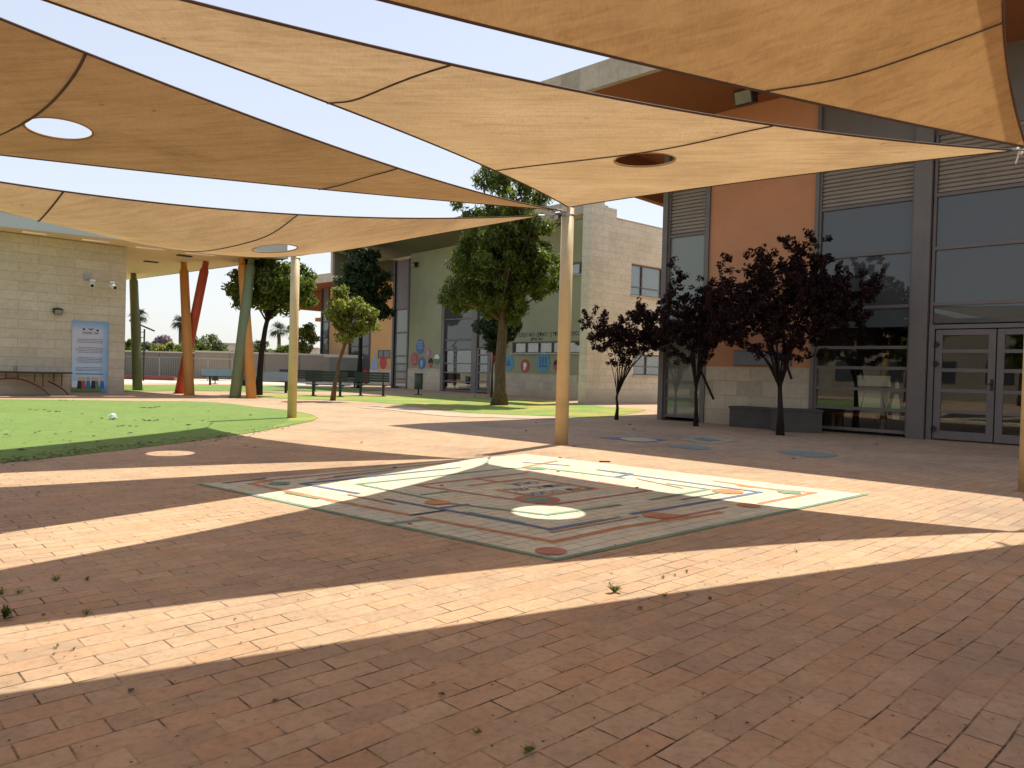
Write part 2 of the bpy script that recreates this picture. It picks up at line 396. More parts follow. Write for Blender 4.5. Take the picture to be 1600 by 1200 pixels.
MATS['planter'] = plain('grey_planter_concrete', (.080,.072,.066), .85, var=.15, scale=3, bmp=.3)
MATS['clay_pot'] = plain('terracotta_pot', (.24,.075,.042), .85, var=.2, scale=3)
MATS['bench_green'] = plain('dark_green_bench_paint', (.022,.036,.030), .45, var=.2)
MATS['bin_green'] = plain('grey_green_bin_paint', (.060,.080,.050), .55, var=.15)
MATS['maroon'] = plain('maroon_steel_paint', (.13,.028,.022), .45, var=.15)
MATS['slate'] = plain('dark_table_top', (.028,.026,.03), .5, var=.15)
MATS['col_green'] = plain('green_column_paint', (.15,.185,.095), .5, var=.10, scale=2)
MATS['col_orange'] = plain('orange_column_paint', (.55,.245,.065), .5, var=.10, scale=2)
MATS['col_red'] = plain('red_column_paint', (.42,.065,.030), .5, var=.10, scale=2)
MATS['conc'] = plain('grey_concrete', (.16,.165,.14), .9, var=.15, scale=.5, bmp=.2)
MATS['conc_warm'] = plain('tan_concrete', (.25,.22,.17), .9, var=.12, scale=.5, bmp=.2)
MATS['conc_light'] = plain('pale_concrete', (.52,.47,.38), .9, var=.10, scale=.8)
MATS['white'] = plain('white_paint', (.72,.72,.70), .5, var=.06)
MATS['offwhite'] = plain('off_white_board', (.82,.84,.80), .6, var=.06)
MATS['sky_print'] = plain('pale_blue_print', (.25,.36,.50), .5, var=.15)
MATS['red'] = plain('red_print', (.42,.07,.055), .6, var=.12)
MATS['blue'] = plain('blue_print', (.065,.14,.32), .6, var=.12)
MATS['cyan'] = plain('cyan_print', (.10,.30,.42), .6, var=.12)
MATS['pink'] = plain('pink_print', (.42,.17,.20), .6, var=.12)
MATS['pgreen'] = plain('green_print', (.11,.22,.09), .6, var=.12)
MATS['ink'] = plain('dark_ink', (.022,.025,.032), .7, var=.1)
MATS['yellow'] = plain('ochre_wood', (.50,.32,.12), .7, var=.15)
MATS['curtain'] = plain('pale_curtain', (.80,.74,.50), .9, var=.10, scale=4)
MATS['signgrey'] = plain('grey_blue_board', (.20,.23,.26), .6, var=.06)
MATS['roofing'] = plain('roof_sheet', (.40,.37,.33), .8, var=.1)

# ------------------------------------------------------------------ ground
def smooth_loop(pts, n=6):
    P = [Vector((p[0], p[1])) for p in pts]; out = []; N = len(P)
    for i in range(N):
        a, b, c, d = P[i-1], P[i], P[(i+1)%N], P[(i+2)%N]
        for k in range(n):
            t = k/n
            q = ((2*b) + (c-a)*t + (2*a-5*b+4*c-d)*t*t + (3*b-a-3*c+d)*t**3)*.5
            out.append((q.x, q.y))
    return out
MB().sheet([(-600,-600),(600,-600),(600,900),(-600,900)], -.012).build('ground', plain('dry_soil', (.34,.27,.18), .95, var=.15, scale=.05))['kind'] = 'structure'
MB().sheet([(-40,-25),(40,-25),(40,60),(-40,60)], 0.0).build('paving', MATS['paver'])['kind'] = 'structure'
tp = [G(*p) for p in ((0,724),(100,713.5),(200,702),(300,690),(340,684),(400,675.5),(455,665),(488,658),(498,653),(488,648),(450,641),(400,636),(360,631),(330,628.5),(290,627),(215,626.8),(100,625),(0,624))]
tp = [(-9.5,4.5)] + [(p.x,p.y) for p in tp] + [(-24,13.5),(-20,2)]
MB().sheet(tp, .006).build('artificial_turf', MATS['turf_artificial'])['kind'] = 'structure'
MB().sheet(smooth_loop([(G(*p).x,G(*p).y) for p in ((455,646),(480,648),(496,652),(490,656),(462,662),(430,668),(405,672),(440,663),(452,655))],4), .0075).build('worn_turf', MATS['lawn_worn'])['kind'] = 'structure'
def ground_patch(name, px, mat, z=.006, extra=()):
    pts = [(G(*p).x, G(*p).y) for p in px] + list(extra)
    o = MB().sheet(smooth_loop(pts, 4), z).build(name, mat); o['kind'] = 'structure'; return o
ground_patch('lawn', [(400,616.5),(470,616.8),(560,618),(640,618),(760,622),(860,627),(940,635),(1010,640),(960,650),(905,652),(860,650),(800,648),(720,644),(640,634),(560,627),(470,624),(410,621)], MATS['lawn_worn'])
ground_patch('lawn', [(110,603),(250,601.5),(400,603),(520,606),(600,609),(560,612),(470,611),(400,612),(300,611),(200,612),(130,611)], MATS['lawn_green'])
ground_patch('path', [(0,592),(150,591),(300,592),(420,594),(600,600),(560,603),(400,600.5),(260,599),(150,600),(0,601)], plain('pale_path_concrete', (.62,.52,.40), .9, var=.08), .004)
ground_patch('path', [(560,637),(640,637),(700,645),(790,649),(880,653),(880,656),(780,653),(690,650),(610,641)], plain('worn_sandy_strip', (.50,.37,.24)), .009)

# ------------------------------------------------------------------ painted maze on the paving
def z1(x, y): return G(300+x/2.857, 690+y/2.857)
def z2(x, y): return G(820+x/2.857, 690+y/2.857)
def zc(x, y): return G(720+x/6.667, 730+y/6.667)
L, T, Rr, B = G(312,756.8), G(822,709.5), G(1352,773), G(869,875)
maze = thing('painted_maze', 'large white square maze with coloured lines painted on the brick paving', 'painted maze', ((L+T+Rr+B)/4))
org = Vector(maze.location)
def strip(mb, a, b, wd, z):
    a = Vector((a.x,a.y)); b = Vector((b.x,b.y)); d = (b-a).normalized(); n = Vector((-d.y,d.x))*wd/2
    a = a-d*wd*.5; b = b+d*wd*.5
    o = Vector((org.x,org.y))
    mb.sheet([tuple(a+n-o), tuple(b+n-o), tuple(b-n-o), tuple(a-n-o)], z)
mb = MB(); mb.sheet([(p.x-org.x, p.y-org.y) for p in (L,T,Rr,B)], .003); mb.build('white_field', MATS['mwhite'], maze)
mb = MB(); strip(mb, L, B, .05, .0048); strip(mb, B, Rr, .05, .0051); mb.build('green_border', MATS['mgreen'], maze)
LINES = {
 'orange_line': ('morange', .072, [(z1(260,190),z1(650,270)),(z1(650,270),z1(975,330)),(z1(1020,342),z2(130,450)),(z2(130,450),z2(430,385)),(z2(430,385),z2(870,320)),(z2(610,325),z2(720,335)),
    (z2(1055,278),z2(1290,230)),(z2(1290,230),z2(960,200)),(z2(1190,228),z2(850,178)),(z1(260,190),z1(350,178)),(z2(0,60+55),z2(140,88)),
    (zc(100,195),zc(720,120)),(zc(720,120),zc(1400,225)),(zc(1400,225),zc(780,315)),(zc(780,315),zc(400,245))]),
 'red_line': ('mred', .055, [(z1(300,178),z1(900,120)),(z1(900,120),z1(1190,90)),(z1(1005,197),z2(110,285)),(z2(110,285),z2(560,220)),(z1(1005,197),zc(690,62)),(zc(150,125),zc(370,155)),(zc(860,70),zc(1600,190)),(zc(690,40),zc(860,70)),(z2(330,182),z2(560,220)),(zc(600,330),zc(950,355))]),
 'green_line': ('mgreen', .055, [(z1(740,192),z1(1180,282)),(z1(1180,282),z2(100,330)),(z2(100,330),z2(420,285)),(z1(740,192),zc(520,15)),(zc(520,15),z2(60,118)),(z2(60,118),z2(440,165)),(z1(870,372),z1(1040,350)),(z1(1030,240),z1(1140,225)),(z2(560,262),z2(820,215)),(z2(820,215),z2(640,190)),(z2(330,128),z2(480,145))]),
 'blue_line': ('mblue', .062, [(z1(490,190),z1(735,233)),(z1(490,190),z1(1190,118)),(z1(870,260),z1(1500,375)),(z1(1500,375),z2(110,395)),(z2(110,395),z2(350,352)),(z1(1120,298),z1(1225,284)),
    (z2(480,325),z2(860,262)),(z2(860,262),z2(1050,228)),(z2(1050,228),z2(460,148)),(z2(460,148),z2(330,128)),(z2(410,160),z2(470,148)),(z2(0,95),z2(190,108))]),
 'thin_red_line': ('mred', .035, [(z1(560,172),z1(900,128)),(z2(120,408),z2(500,340)),(z1(700,240),z1(900,282)),(z2(620,350),z2(900,296)),(z2(700,210),z2(500,168))]),
 'thin_green_line': ('mgreen', .035, [(z1(420,232),z1(560,258)),(z1(1240,320),z1(1480,366)),(z2(240,375),z2(420,340)),(z2(700,262),z2(860,232)),(z1(640,158),z1(820,140))]),
 'black_line': ('mnavy', .04, [(z1(140,188),z1(325,168)),(z1(985,331),z1(1125,311))]),
}
lev = .0055
for nm, (mt, wd, segs) in LINES.items():
    par = list(range(len(segs)))
    def find(a):
        while par[a] != a: a = par[a]
        return a
    def seg_dist(p, a, b):
        d = b-a; t = max(0, min(1, (p-a).dot(d)/max(1e-9, d.dot(d)))); return (p-a-d*t).length
    for a in range(len(segs)):
        for b in range(a):
            if min([seg_dist(p, *segs[b]) for p in segs[a]]+[seg_dist(p, *segs[a]) for p in segs[b]]) < wd*1.1: par[find(a)] = find(b)
    for root_ in sorted({find(k) for k in range(len(segs))}):
        mb = MB()
        for k in range(len(segs)):
            if find(k) == root_: strip(mb, segs[k][0], segs[k][1], wd*.85, lev + k*.00003)
        mb.build(nm, MATS[mt], maze)
    lev += .0005
def dot(name, c, r, mat, z=.0084, squ=1.0, n=28):
    mb = MB(); mb.sheet([(c.x-org.x+r*math.cos(2*math.pi*k/n), c.y-org.y+r*squ*math.sin(2*math.pi*k/n)) for k in range(n)], z)
    return mb.build(name, mat, maze)
dot('red_dot', z2(117,493), .10, MATS['mred']); dot('orange_dot', z1(1095,275), .11, MATS['morange']); dot('orange_dot', z2(905,225), .15, MATS['morange'])
dot('orange_dot', z2(590,333), .12, MATS['morange']); dot('orange_dot', z2(1000,288), .10, MATS['morange']); dot('green_dot', z2(1180,229), .11, MATS['mgreen'])
dot('red_dot', zc(800,343), .20, MATS['mred'], .0080); dot('green_dot', zc(790,345), .13, MATS['mgreen'], .0088); dot('green_dot', z1(390,190), .10, MATS['mgreen'])
dot('green_dot', z2(50,122), .12, MATS['mgreen'])
# lettering in the middle, lying along the courses
def hebrew(txt): return txt[::-1]
def text_mesh(name, body, size, mat, parent, M, ext=.0003, align='CENTER'):
    cu = bpy.data.curves.new('t', 'FONT'); cu.body = body; cu.size = size; cu.extrude = ext; cu.align_x = align; cu.resolution_u = 3
    o = bpy.data.objects.new('t', cu); COL.objects.link(o)
    bpy.context.view_layer.update()
    me = bpy.data.meshes.new_from_object(o.evaluated_get(bpy.context.evaluated_depsgraph_get()))
    bpy.data.objects.remove(o); bpy.data.curves.remove(cu)
    me.transform(M); me.materials.clear(); me.materials.append(mat)
    r = bpy.data.objects.new(name, me); COL.objects.link(r); r.parent = parent; return r
ctr = zc(860,225)
for k, s in enumerate(('מבוך', 'הגדול של', 'בית הספר')):
    q = ctr + Vector((.27*(1-k)*-.6, .27*(1-k)*.8, 0)) - org
    text_mesh('blue_lettering', hebrew(s), .20, MATS['mblue'], maze, Matrix.Translation((q.x, q.y, .0092)) @ Matrix.Rotation(rad(40), 4, 'Z'))
# hopscotch-like patches near the doors
def patch(label, px, mats, name='painted_patch'):
    p0 = G(*px[0][0]); o = thing(name, label, 'painted marking', p0, 0, 'faded play markings on the paving')
    for k, (mt, pts) in enumerate(zip(mats, px)):
        mb = MB(); P = [G(*p)-p0 for p in pts]
        mb.sheet(smooth_loop([(q.x,q.y) for q in P], 3) if len(P) > 4 else [(q.x,q.y) for q in P], .005+.004*k)
        mb.build('paint_area', MATS[mt], o)
patch('faded pale oval over a blue band painted on the shaded paving', [[(935,684),(1000,682.5),(1045,688),(1000,691)],[(968,685),(1000,684),(1027,688),(1015,691),(985,690)]], ['mblue','mpale'])
patch('faded pale and teal diamond painted on the shaded paving', [[(1058,686),(1095,681.5),(1152,689),(1108,694)],[(1080,686),(1098,683.5),(1132,688.5),(1108,691)]], ['mpale','mteal'])
patch('small faded grey green oval painted below the diamond', [[(1045,697),(1085,695.5),(1112,700),(1095,703),(1060,700)]], ['mteal'])
patch('faded teal strip painted on the paving in front of the doors', [[(1215,705),(1260,705),(1310,711.5),(1280,715),(1240,711)]], ['mteal'])

# ------------------------------------------------------------------ right building
def frame(loc, az): return loc, rad(90-az)
def opening_bars(mb, x0, x1, zs, th, y0, y1):
    for z in zs: mb.box(x0, x1, y0, y1, z-th/2, z+th/2)
def louvres(mb, x0, x1, z0, z1, y, step=.085):
    n = max(1, int((z1-z0)/step)); st = (z1-z0)/n
    for k in range(n):
        zc_ = z0+st*(k+.5); b = len(mb.v); d = .045
        mb.v += [(x0,y,zc_-st*.42),(x1,y,zc_-st*.42),(x1,y-d,zc_+st*.42),(x0,y-d,zc_+st*.42),(x0,y-.01,zc_-st*.42),(x1,y-.01,zc_-st*.42),(x1,y-d-.01,zc_+st*.42),(x0,y-d-.01,zc_+st*.42)]
        mb.f += [tuple(b+i for i in q) for q in ((0,3,2,1),(4,5,6,7),(0,1,5,4),(1,2,6,5),(2,3,7,6),(3,0,4,7))]
RZ = 7.52; RT_ = 8.05
bA = thing('school_building', 'terracotta and grey school building with glass doors behind the dark purple trees', 'building', (8.22,14.84,0), rad(136))
MB().box(2.3,4.87,-.3,0,0,1.38).build('stone_base', MATS['stoneA'], bA)
wl = MB(); wl.box(2.3,4.87,-.3,-.02,1.38,RZ); wl.build('wall', MATS['terracotta'], bA)
MB().box(-12,-1.9-5.2,-.3,0,0,RZ).build('wall', MATS['terracotta'], bA)
# side wall and back so that the inside is closed
sh = MB(); sh.box(-12,6.14,-9.3,-9,0,RZ); sh.box(6.0,6.14,-9,-1.4,0,RZ); sh.build('rear_wall', MATS['stoneA'], bA)
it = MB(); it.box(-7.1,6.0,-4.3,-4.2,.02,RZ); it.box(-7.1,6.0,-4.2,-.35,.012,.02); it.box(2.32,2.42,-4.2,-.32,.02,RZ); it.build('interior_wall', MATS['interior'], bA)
# grey cladding above the windows and over the narrow bay
for q in ((-7.1,-.02,-.25,-.06,6.02,RZ),(.3,2.22,-.25,-.05,6.02,RZ),(4.96,6.04,-.25,-.05,6.5,RZ)): MB().box(*q).build('cladding', MATS['alu'], bA)
po = MB(); po.box(-.02,.30,-.2,.10,0,RZ); po.build('post', MATS['alu'], bA, bevel=.006)
po = MB(); po.box(6.04,6.18,-1.4,.06,0,RZ); po.build('post', MATS['alu'], bA)
po = MB(); po.box(4.87,4.96,-.25,.04,0,RZ); po.build('post', MATS['alu'], bA)
po = MB(); po.box(2.22,2.30,-.25,.04,0,RZ); po.build('post', MATS['alu'], bA)
TR = [.10,.54,.96,1.40,1.83,2.67,3.78,4.83]
def bay(x0, x1, trs, ztop, low=0.0):
    wn = thing('window', None, None); wn.parent = bA
    mb = MB(); mb.box(x0, x0+.05, -.12, 0, 0.04, ztop); mb.box(x1-.05, x1, -.12, 0, 0.04, ztop)
    for z in trs: mb.box(x0+.05, x1-.05, -.10, -.012, z-.032, z+.032)
    mb.build('frame', MATS['alu'], wn)
    return wn
wn = bay(.30, 2.22, TR, 6.0)
g = MB(); g.box(.36,2.16,-.07,-.062,.1,2.25); g.build('pane', MATS['glass_dark'], wn)
g = MB(); g.box(.36,2.16,-.06,-.052,2.25,2.66); g.build('frosted_band', MATS['glass_frost'], wn)
g = MB(); g.box(.36,2.16,-.07,-.062,2.69,4.8); g.build('upper_pane', MATS['glass_grey'], wn)
lv = MB(); louvres(lv, .35, 2.17, 4.88, 6.0, -.03); lv.box(.35,2.17,-.12,-.11,4.86,6.02); lv.build('louvre', MATS['louvre'], wn)
wn = bay(4.96, 6.04, [.12,.55,.98,1.42,1.86,2.75,4.66], 6.5)
g = MB(); g.box(5.01,5.99,-.07,-.062,.12,4.64); g.build('pane', MATS['glass_green'], wn)
lv = MB(); louvres(lv, 5.0, 6.0, 4.72, 6.48, -.03); lv.box(5.0,6.0,-.12,-.11,4.7,6.5); lv.build('louvre', MATS['louvre'], wn)
wn = bay(-7.1, -.04, [2.68,3.78,4.83], 6.0)
g = MB(); g.box(-7.05,-.1,-.07,-.062,2.70,4.8); g.build('upper_pane', MATS['glass_grey'], wn)
g = MB(); g.box(-7.05,-.1,-.065,-.055,2.30,2.66); g.build('frosted_band', MATS['glass_frost'], wn)
lv = MB(); louvres(lv, -7.05, -.1, 4.88, 6.0, -.03); lv.box(-7.05,-.1,-.12,-.11,4.86,6.02); lv.build('louvre', MATS['louvre'], wn)
# double doors
df = MB(); df.box(-2.32,-.04,-.10,.02,2.19,2.27); df.box(-.14,-.04,-.10,.02,0,2.19); df.box(-2.32,-2.24,-.10,.02,0,2.19); df.build('door_frame', MATS['alu'], bA)
def door_leaf(x0, x1, hinge_side):
    d = thing('door', None, None); d.parent = bA
    fr = MB(); fr.box(x0,x0+.12,-.06,.0,.03,2.17); fr.box(x1-.12,x1,-.06,.0,.03,2.17)
    fr.box(x0+.12,x1-.12,-.06,.0,.03,.19); fr.box(x0+.12,x1-.12,-.06,.0,2.06,2.17)
    for z in (.575,.98,1.38,1.75): fr.box(x0+.12,x1-.12,-.05,-.004,z-.035,z+.035)
    fr.build('frame', MATS['alu'], d, bevel=.004)
    MB().box(x0+.11,x1-.11,-.036,-.028,.18,2.07).build('pane', MATS['glass_dark'], d)
    for z in (.22,1.50,1.88):
        h = MB(); hx = x1-.02 if hinge_side > 0 else x0+.02
        h.tube([(hx,.02,z-.06),(hx,.02,z+.06)], .022, 8); h.box(hx-.055,hx+.05,0,.03,z-.03,z+.03); h.build('hinge', MATS['black'], d)
    return d
d1 = door_leaf(-1.18, -.16, 1); d2 = door_leaf(-2.22, -1.20, -1)
hd = MB(); hd.box(-1.165,-1.115,0,.012,1.0,1.22); hd.tube([(-1.14,.01,1.13),(-1.14,.06,1.13),(-1.06,.065,1.13)], .011, 8); hd.build('handle', MATS['black'], d1)
wn = bay(-7.1, -2.34, [.10,.54,.96,1.40,1.83,2.25], 2.28)
g = MB(); g.box(-7.05,-2.4,-.07,-.062,.1,2.25); g.build('pane', MATS['glass_dark'], wn)
# roof slab with hanging end wall
RX1, RY1 = 8.46, 3.18
ro = MB(); ro.box(-13,RX1,-9.3,RY1,RT_-.06,RT_); ro.build('roof', MATS['roofing'], bA)
ro = MB(); ro.box(-13,RX1,RY1-.14,RY1+.003,RZ-.02,RT_+.003); ro.build('fascia', MATS['fascia_stone'], bA)
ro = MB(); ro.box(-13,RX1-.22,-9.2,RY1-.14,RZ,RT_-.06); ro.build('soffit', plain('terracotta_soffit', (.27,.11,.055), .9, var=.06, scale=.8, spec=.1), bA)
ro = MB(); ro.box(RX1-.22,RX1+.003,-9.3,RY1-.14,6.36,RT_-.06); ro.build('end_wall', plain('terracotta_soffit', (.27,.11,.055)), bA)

def floodlight(label, parent_loc, rz, sc=1.0, tilt=.35):
    o = thing('floodlight', label, 'floodlight', parent_loc, rz, 'wall floodlights')
    hb = MB(); hb.box(-.16*sc,.16*sc,.08,.20*sc+.08,-.12*sc,.12*sc); h = hb.build('housing', MATS['black'], o, bevel=.02)
    h.rotation_euler = (-tilt,0,0)
    MB().box(-.135*sc,.135*sc,.2*sc+.081,.2*sc+.09,-.095*sc,.095*sc).build('lens', plain('floodlight_glass', (.22,.21,.19), .15), h)
    br = MB(); br.box(-.05,.05,0,.1,-.06,.06); br.box(-.19*sc,.19*sc,.035,.06,-.021,.021); br.box(-.19*sc,-.165*sc,.04,.2,-.02,.02); br.box(.165*sc,.19*sc,.04,.2,-.02,.02); br.build('bracket', MATS['black'], o)
    return o
def onA(s, y, z): 
    a = rad(136); return (8.22+s*math.cos(a)-y*math.sin(a), 14.84+s*math.sin(a)+y*math.cos(a), z)
floodlight('black floodlight hanging under the roof edge of the terracotta building', G(1172,150,7.36), rad(136), 1.35)
MB().box(-.03,.03,.02,.08,.0,.17).build('hanger', MATS['black'], [o for o in COL.objects if o.name.startswith('floodlight')][-1])
# board on the wall and things inside the window
bd = thing('notice_board', 'plain grey blue board on the terracotta wall behind the purple tree', 'board', onA(0,0,0), rad(136))
MB().box(2.75,4.12,0.0,.03,1.43,1.75).build('panel', MATS['signgrey'], bd)
MB().box(2.73,4.14,-.012,.0,1.41,1.77).build('rim', MATS['alu'], bd)
ez = thing('display_easel', 'white flip board on an easel standing inside the left window', 'easel', onA(1.0,-.2,0), rad(136))
e = MB(); e.poly([(-.38,.42),(.30,.42),(.36,.98),(-.32,.98)], -.03, .0); e.poly([(-.30,1.02),(.36,1.02),(.38,1.24),(-.28,1.24)], -.03, .0); e.build('board', MATS['offwhite'], ez)
e = MB(); e.tube([(-.3,0,0.02),(-.05,-.02,1.3)], .015, 6); e.tube([(.4,0,0.02),(.12,-.02,1.3)], .015, 6); e.tube([(.05,-.45,0.02),(.05,-.04,1.3)], .015, 6); e.build('legs', MATS['black'], ez)
cu = thing('cutout_figure', 'dark and white cut-out shape leaning inside the window beside the easel', 'cut-out', onA(.58,-.16,0), rad(136))
e = MB(); e.poly([(-.14,.02),(.10,.02),(.16,.6),(.08,1.05),(-.02,1.22),(-.12,1.05),(-.18,.55)], -.02, 0); e.build('body', MATS['ink'], cu)
e = MB(); e.poly([(-.08,.35),(.05,.35),(.08,.62),(.02,.88),(-.05,.86),(-.09,.6)], .001, .01); e.poly([(-.07,1.0),(.03,.98),(.01,1.13),(-.04,1.12)], .001, .01); e.build('front', MATS['offwhite'], cu)
tb = thing('low_table', 'low orange topped table standing inside the left window', 'table', onA(1.55,-.8,0), rad(136))
MB().box(-.7,.5,-.25,.25,.36,.40).build('tabletop', MATS['rust_render'], tb)
for sx in (-.62,.42):
    for sy in (-.2,.2): MB().box(sx,sx+.05,sy-.02,sy+.02,.02,.36).build('leg', MATS['yellow'], tb)

# concrete planters in front of the plinth
def planter_box(label, px0, px1, h, dep):
    a = G(*px0); b = G(*px1); d = (b-a); ln = d.length; rz = math.atan2(d.y, d.x)
    o = thing('planter_box', label, 'planter', a, rz, 'grey planters by the wall')
    mb = MB(); t = .05
    mb.box(0,ln,0,t,0,h); mb.box(0,ln,dep-t,dep,0,h); mb.box(0,t,t,dep-t,0,h); mb.box(ln-t,ln,t,dep-t,0,h)
    mb.box(-.02,ln+.02,-.02,t+.01,h-.002,h+.05); mb.box(-.02,ln+.02,dep-t-.01,dep+.02,h-.002,h+.05); mb.box(-.02,t+.01,t+.012,dep-t-.012,h-.002,h+.05); mb.box(ln-t-.01,ln+.02,t+.012,dep-t-.012,h-.002,h+.05)
    mb.build('box', MATS['planter'], o, bevel=.008)
    MB().box(t,ln-t,t,dep-t,0.02,h-.06).build('soil', plain('potting_soil', (.05,.035,.025), .95), o)
planter_box('long grey concrete planter standing under the grey blue board', (1139,666), (1203,671), .42, .5)
planter_box('grey concrete planter behind the trunk of the largest purple tree', (1208,674), (1284,677), .44, .5)

# ------------------------------------------------------------------ green building in the middle
bB = thing('school_building', 'olive green and limestone school building in the middle distance with writing on its wall', 'building', (2.85,28.68,0), rad(130))
# local frame: x to the far left, y towards the camera; the front wall stands 2.4 m back from the roof edge
FY = -2.40
def bx(s): return s + 16.71
W0, W1 = bx(-14.45), bx(1.75)        # right and left ends of the front
mb = MB(); mb.box(W0,bx(-7.75),FY-.3,FY,1.07,2.02); mb.box(W0,bx(-9.35),FY-.3,FY,2.02,2.56) if False else None
mb.box(bx(-9.35),bx(-7.75),FY-.3,FY,2.02,2.56); mb.box(W0,bx(-13.9),FY-.3,FY,2.02,2.56)
mb.box(W0,bx(-7.75),FY-.3,FY,2.56,5.45); mb.box(bx(-13.0),bx(-7.75),FY-.3,FY,5.45,6.0); mb.box(W0,bx(-7.75),FY-.3,FY,6.0,RZ+.3)
mb.box(bx(-3.35),bx(-.05),FY-.3,FY,1.20,RZ+.3); mb.box(bx(-7.75),bx(-3.35),FY-.3,FY,5.2,RZ+.3)
mb.build('wall', MATS['green_render'], bB)
for q in ((W0,bx(-7.75),FY-.32,FY+.02,0,1.07),(bx(-3.35),bx(-.05),FY-.32,FY+.02,0,1.20)): MB().box(*q).build('stone_base', MATS['stoneA'], bB)
# left glazed bay
mb = MB(); mb.box(bx(-.05),bx(.1),FY-.2,FY+.04,0,RZ); mb.box(bx(1.55),bx(1.75),FY-.4,FY+.05,0,RZ)
opening_bars(mb, bx(.1), bx(1.55), [.1,.55,1.0,1.45,1.9,3.26,4.62], .07, FY-.12, FY-.02); mb.build('window', MATS['alu_dark'], bB)
MB().box(bx(.1),bx(1.55),FY-.08,FY-.07,.1,4.6).build('pane', MATS['glass_green'], bB)
MB().box(bx(.1),bx(1.55),FY-.15,FY-.05,4.66,RZ).build('cladding', MATS['alu'], bB)
# entrance curtain wall
cw = thing('window', None, None); cw.parent = bB
mb = MB(); mb.box(bx(-3.62),bx(-3.35),FY-.2,FY+.03,0,5.2); mb.box(bx(-6.55),bx(-6.12),FY-.2,FY+.03,0,5.2); mb.box(bx(-7.75),bx(-7.6),FY-.2,FY+.03,0,5.2)
opening_bars(mb, bx(-6.12), bx(-3.62), [.08,.55,1.02,1.5,2.2,2.75,3.85,4.9], .06, FY-.12, FY-.02); mb.build('frame', MATS['alu'], cw)
MB().box(bx(-6.12),bx(-3.62),FY-.08,FY-.07,.1,2.2).build('pane', MATS['glass_dark'], cw)
MB().box(bx(-6.12),bx(-3.62),FY-.07,FY-.06,2.25,2.7).build('frosted_band', MATS['glass_frost'], cw)
MB().box(bx(-6.12),bx(-3.62),FY-.08,FY-.07,2.8,5.2).build('upper_pane', MATS['glass_grey'], cw)
dr = thing('door', None, None); dr.parent = bB
mb = MB(); mb.box(bx(-7.6),bx(-7.45),FY-.1,FY,0.02,2.3); mb.box(bx(-6.7),bx(-6.55),FY-.1,FY,0.02,2.3)
opening_bars(mb, bx(-7.45), bx(-6.7), [.12,.6,1.05,1.5,1.95,2.27], .08, FY-.1, FY-.01); mb.build('frame', MATS['alu'], dr)
MB().box(bx(-7.45),bx(-6.7),FY-.06,FY-.05,.1,2.3).build('pane', MATS['glass_dark'], dr)
MB().box(bx(-7.6),bx(-6.55),FY-.08,FY-.06,2.34,5.2).build('upper_pane', MATS['glass_grey'], bB)
# ribbon window with curtains
def ribbon(x0, x1, z0, z1, nmul, side=None):
    wn = thing('window', None, None); wn.parent = bB
    mb = MB(); mb.box(x0,x1,FY-.14,FY-.06,z0,z0+.05); mb.box(x0,x1,FY-.14,FY-.06,z1-.05,z1)
    for k in range(nmul+1):
        x = x0+(x1-x0-.05)*k/nmul; mb.box(x,x+.05,FY-.14,FY-.055,z0+.05,z1-.05)
    mb.build('frame', MATS['alu'], wn)
    MB().box(x0+.02,x1-.02,FY-.12,FY-.11,z0+.02,z1-.02).build('pane', MATS.get('glass_clear') or glass('glass_clear', (.92,.92,.88), .045), wn)
    cb = MB(); n = int((x1-x0)/.05)
    pts = [(x0+.03+(x1-x0-.06)*k/n, FY-.19+.02*math.sin(k*1.7)+.008*math.sin(k*.6)) for k in range(n+1)]
    b = len(cb.v)
    for p in pts: cb.v += [(p[0],p[1],z0+.02),(p[0],p[1],z1-.02)]
    for k in range(n): cb.f.append((b+2*k,b+2*k+2,b+2*k+3,b+2*k+1))
    cb.build('curtain', MATS['curtain'], wn)
    MB().box(x0-.05,x1+.05,FY-.02,FY+.07,z0-.05,z0-.002).build('sill', MATS['conc_light'], wn)
ribbon(bx(-13.9), bx(-9.35), 2.03, 2.55, 5); ribbon(W0+.02, bx(-13.0), 5.46, 5.99, 2)
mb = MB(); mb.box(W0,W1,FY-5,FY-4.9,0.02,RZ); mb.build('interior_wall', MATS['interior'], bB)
# right hand wall with its corner pillar, seen along its side
mb = MB()
z7 = 7.30
mb.box(0.0,.42,-.75,-.003,0,RZ+.4)          # pillar
mb.build('pillar', MATS['stoneDx'], bB)
def holes_wall(mb, x0, x1, y0, y1, z1, holes):
    """wall in the YZ plane from y0 (near) to y1 (far, negative) with rectangular holes (ya,yb,za,zb)"""
    ys = sorted({y0, y1, *[h[0] for h in holes], *[h[1] for h in holes]}, reverse=True)
    for a, b in zip(ys, ys[1:]):
        zs = [(0, z1)]
        for h in holes:
            if h[0] >= a-1e-6 and h[1] <= b+1e-6:
                zs = [q for s in zs for q in ((s[0], h[2]), (h[3], s[1])) if q[1]-q[0] > .001]
                if len(zs) > 2: zs = [(0,h[2])]+[z for z in zs if z[0] >= h[3]] if h[2] < zs[0][1] else zs
        segs = [0]; hs = sorted([h for h in holes if h[0] >= a-1e-6 and h[1] <= b+1e-6], key=lambda h: h[2]); c = 0
        for h in hs:
            mb.box(x0,x1,b,a,c,h[2]); c = h[3]
        mb.box(x0,x1,b,a,c,z1)
mb = MB(); holes_wall(mb, .0, .30, -.75, -9.0, z7, [(-2.42,-4.6,4.38,5.66),(-2.70,-5.2,1.14,2.0)])
mb.build('side_wall', MATS['stoneD'], bB)
MB().box(0.0,.30,-1.46,-.75,z7,RZ+.15).build('parapet', MATS['stoneD'], bB)
MB().box(-.02,.33,-9.0,-1.47,z7,z7+.04).build('coping', MATS['conc_light'], bB)
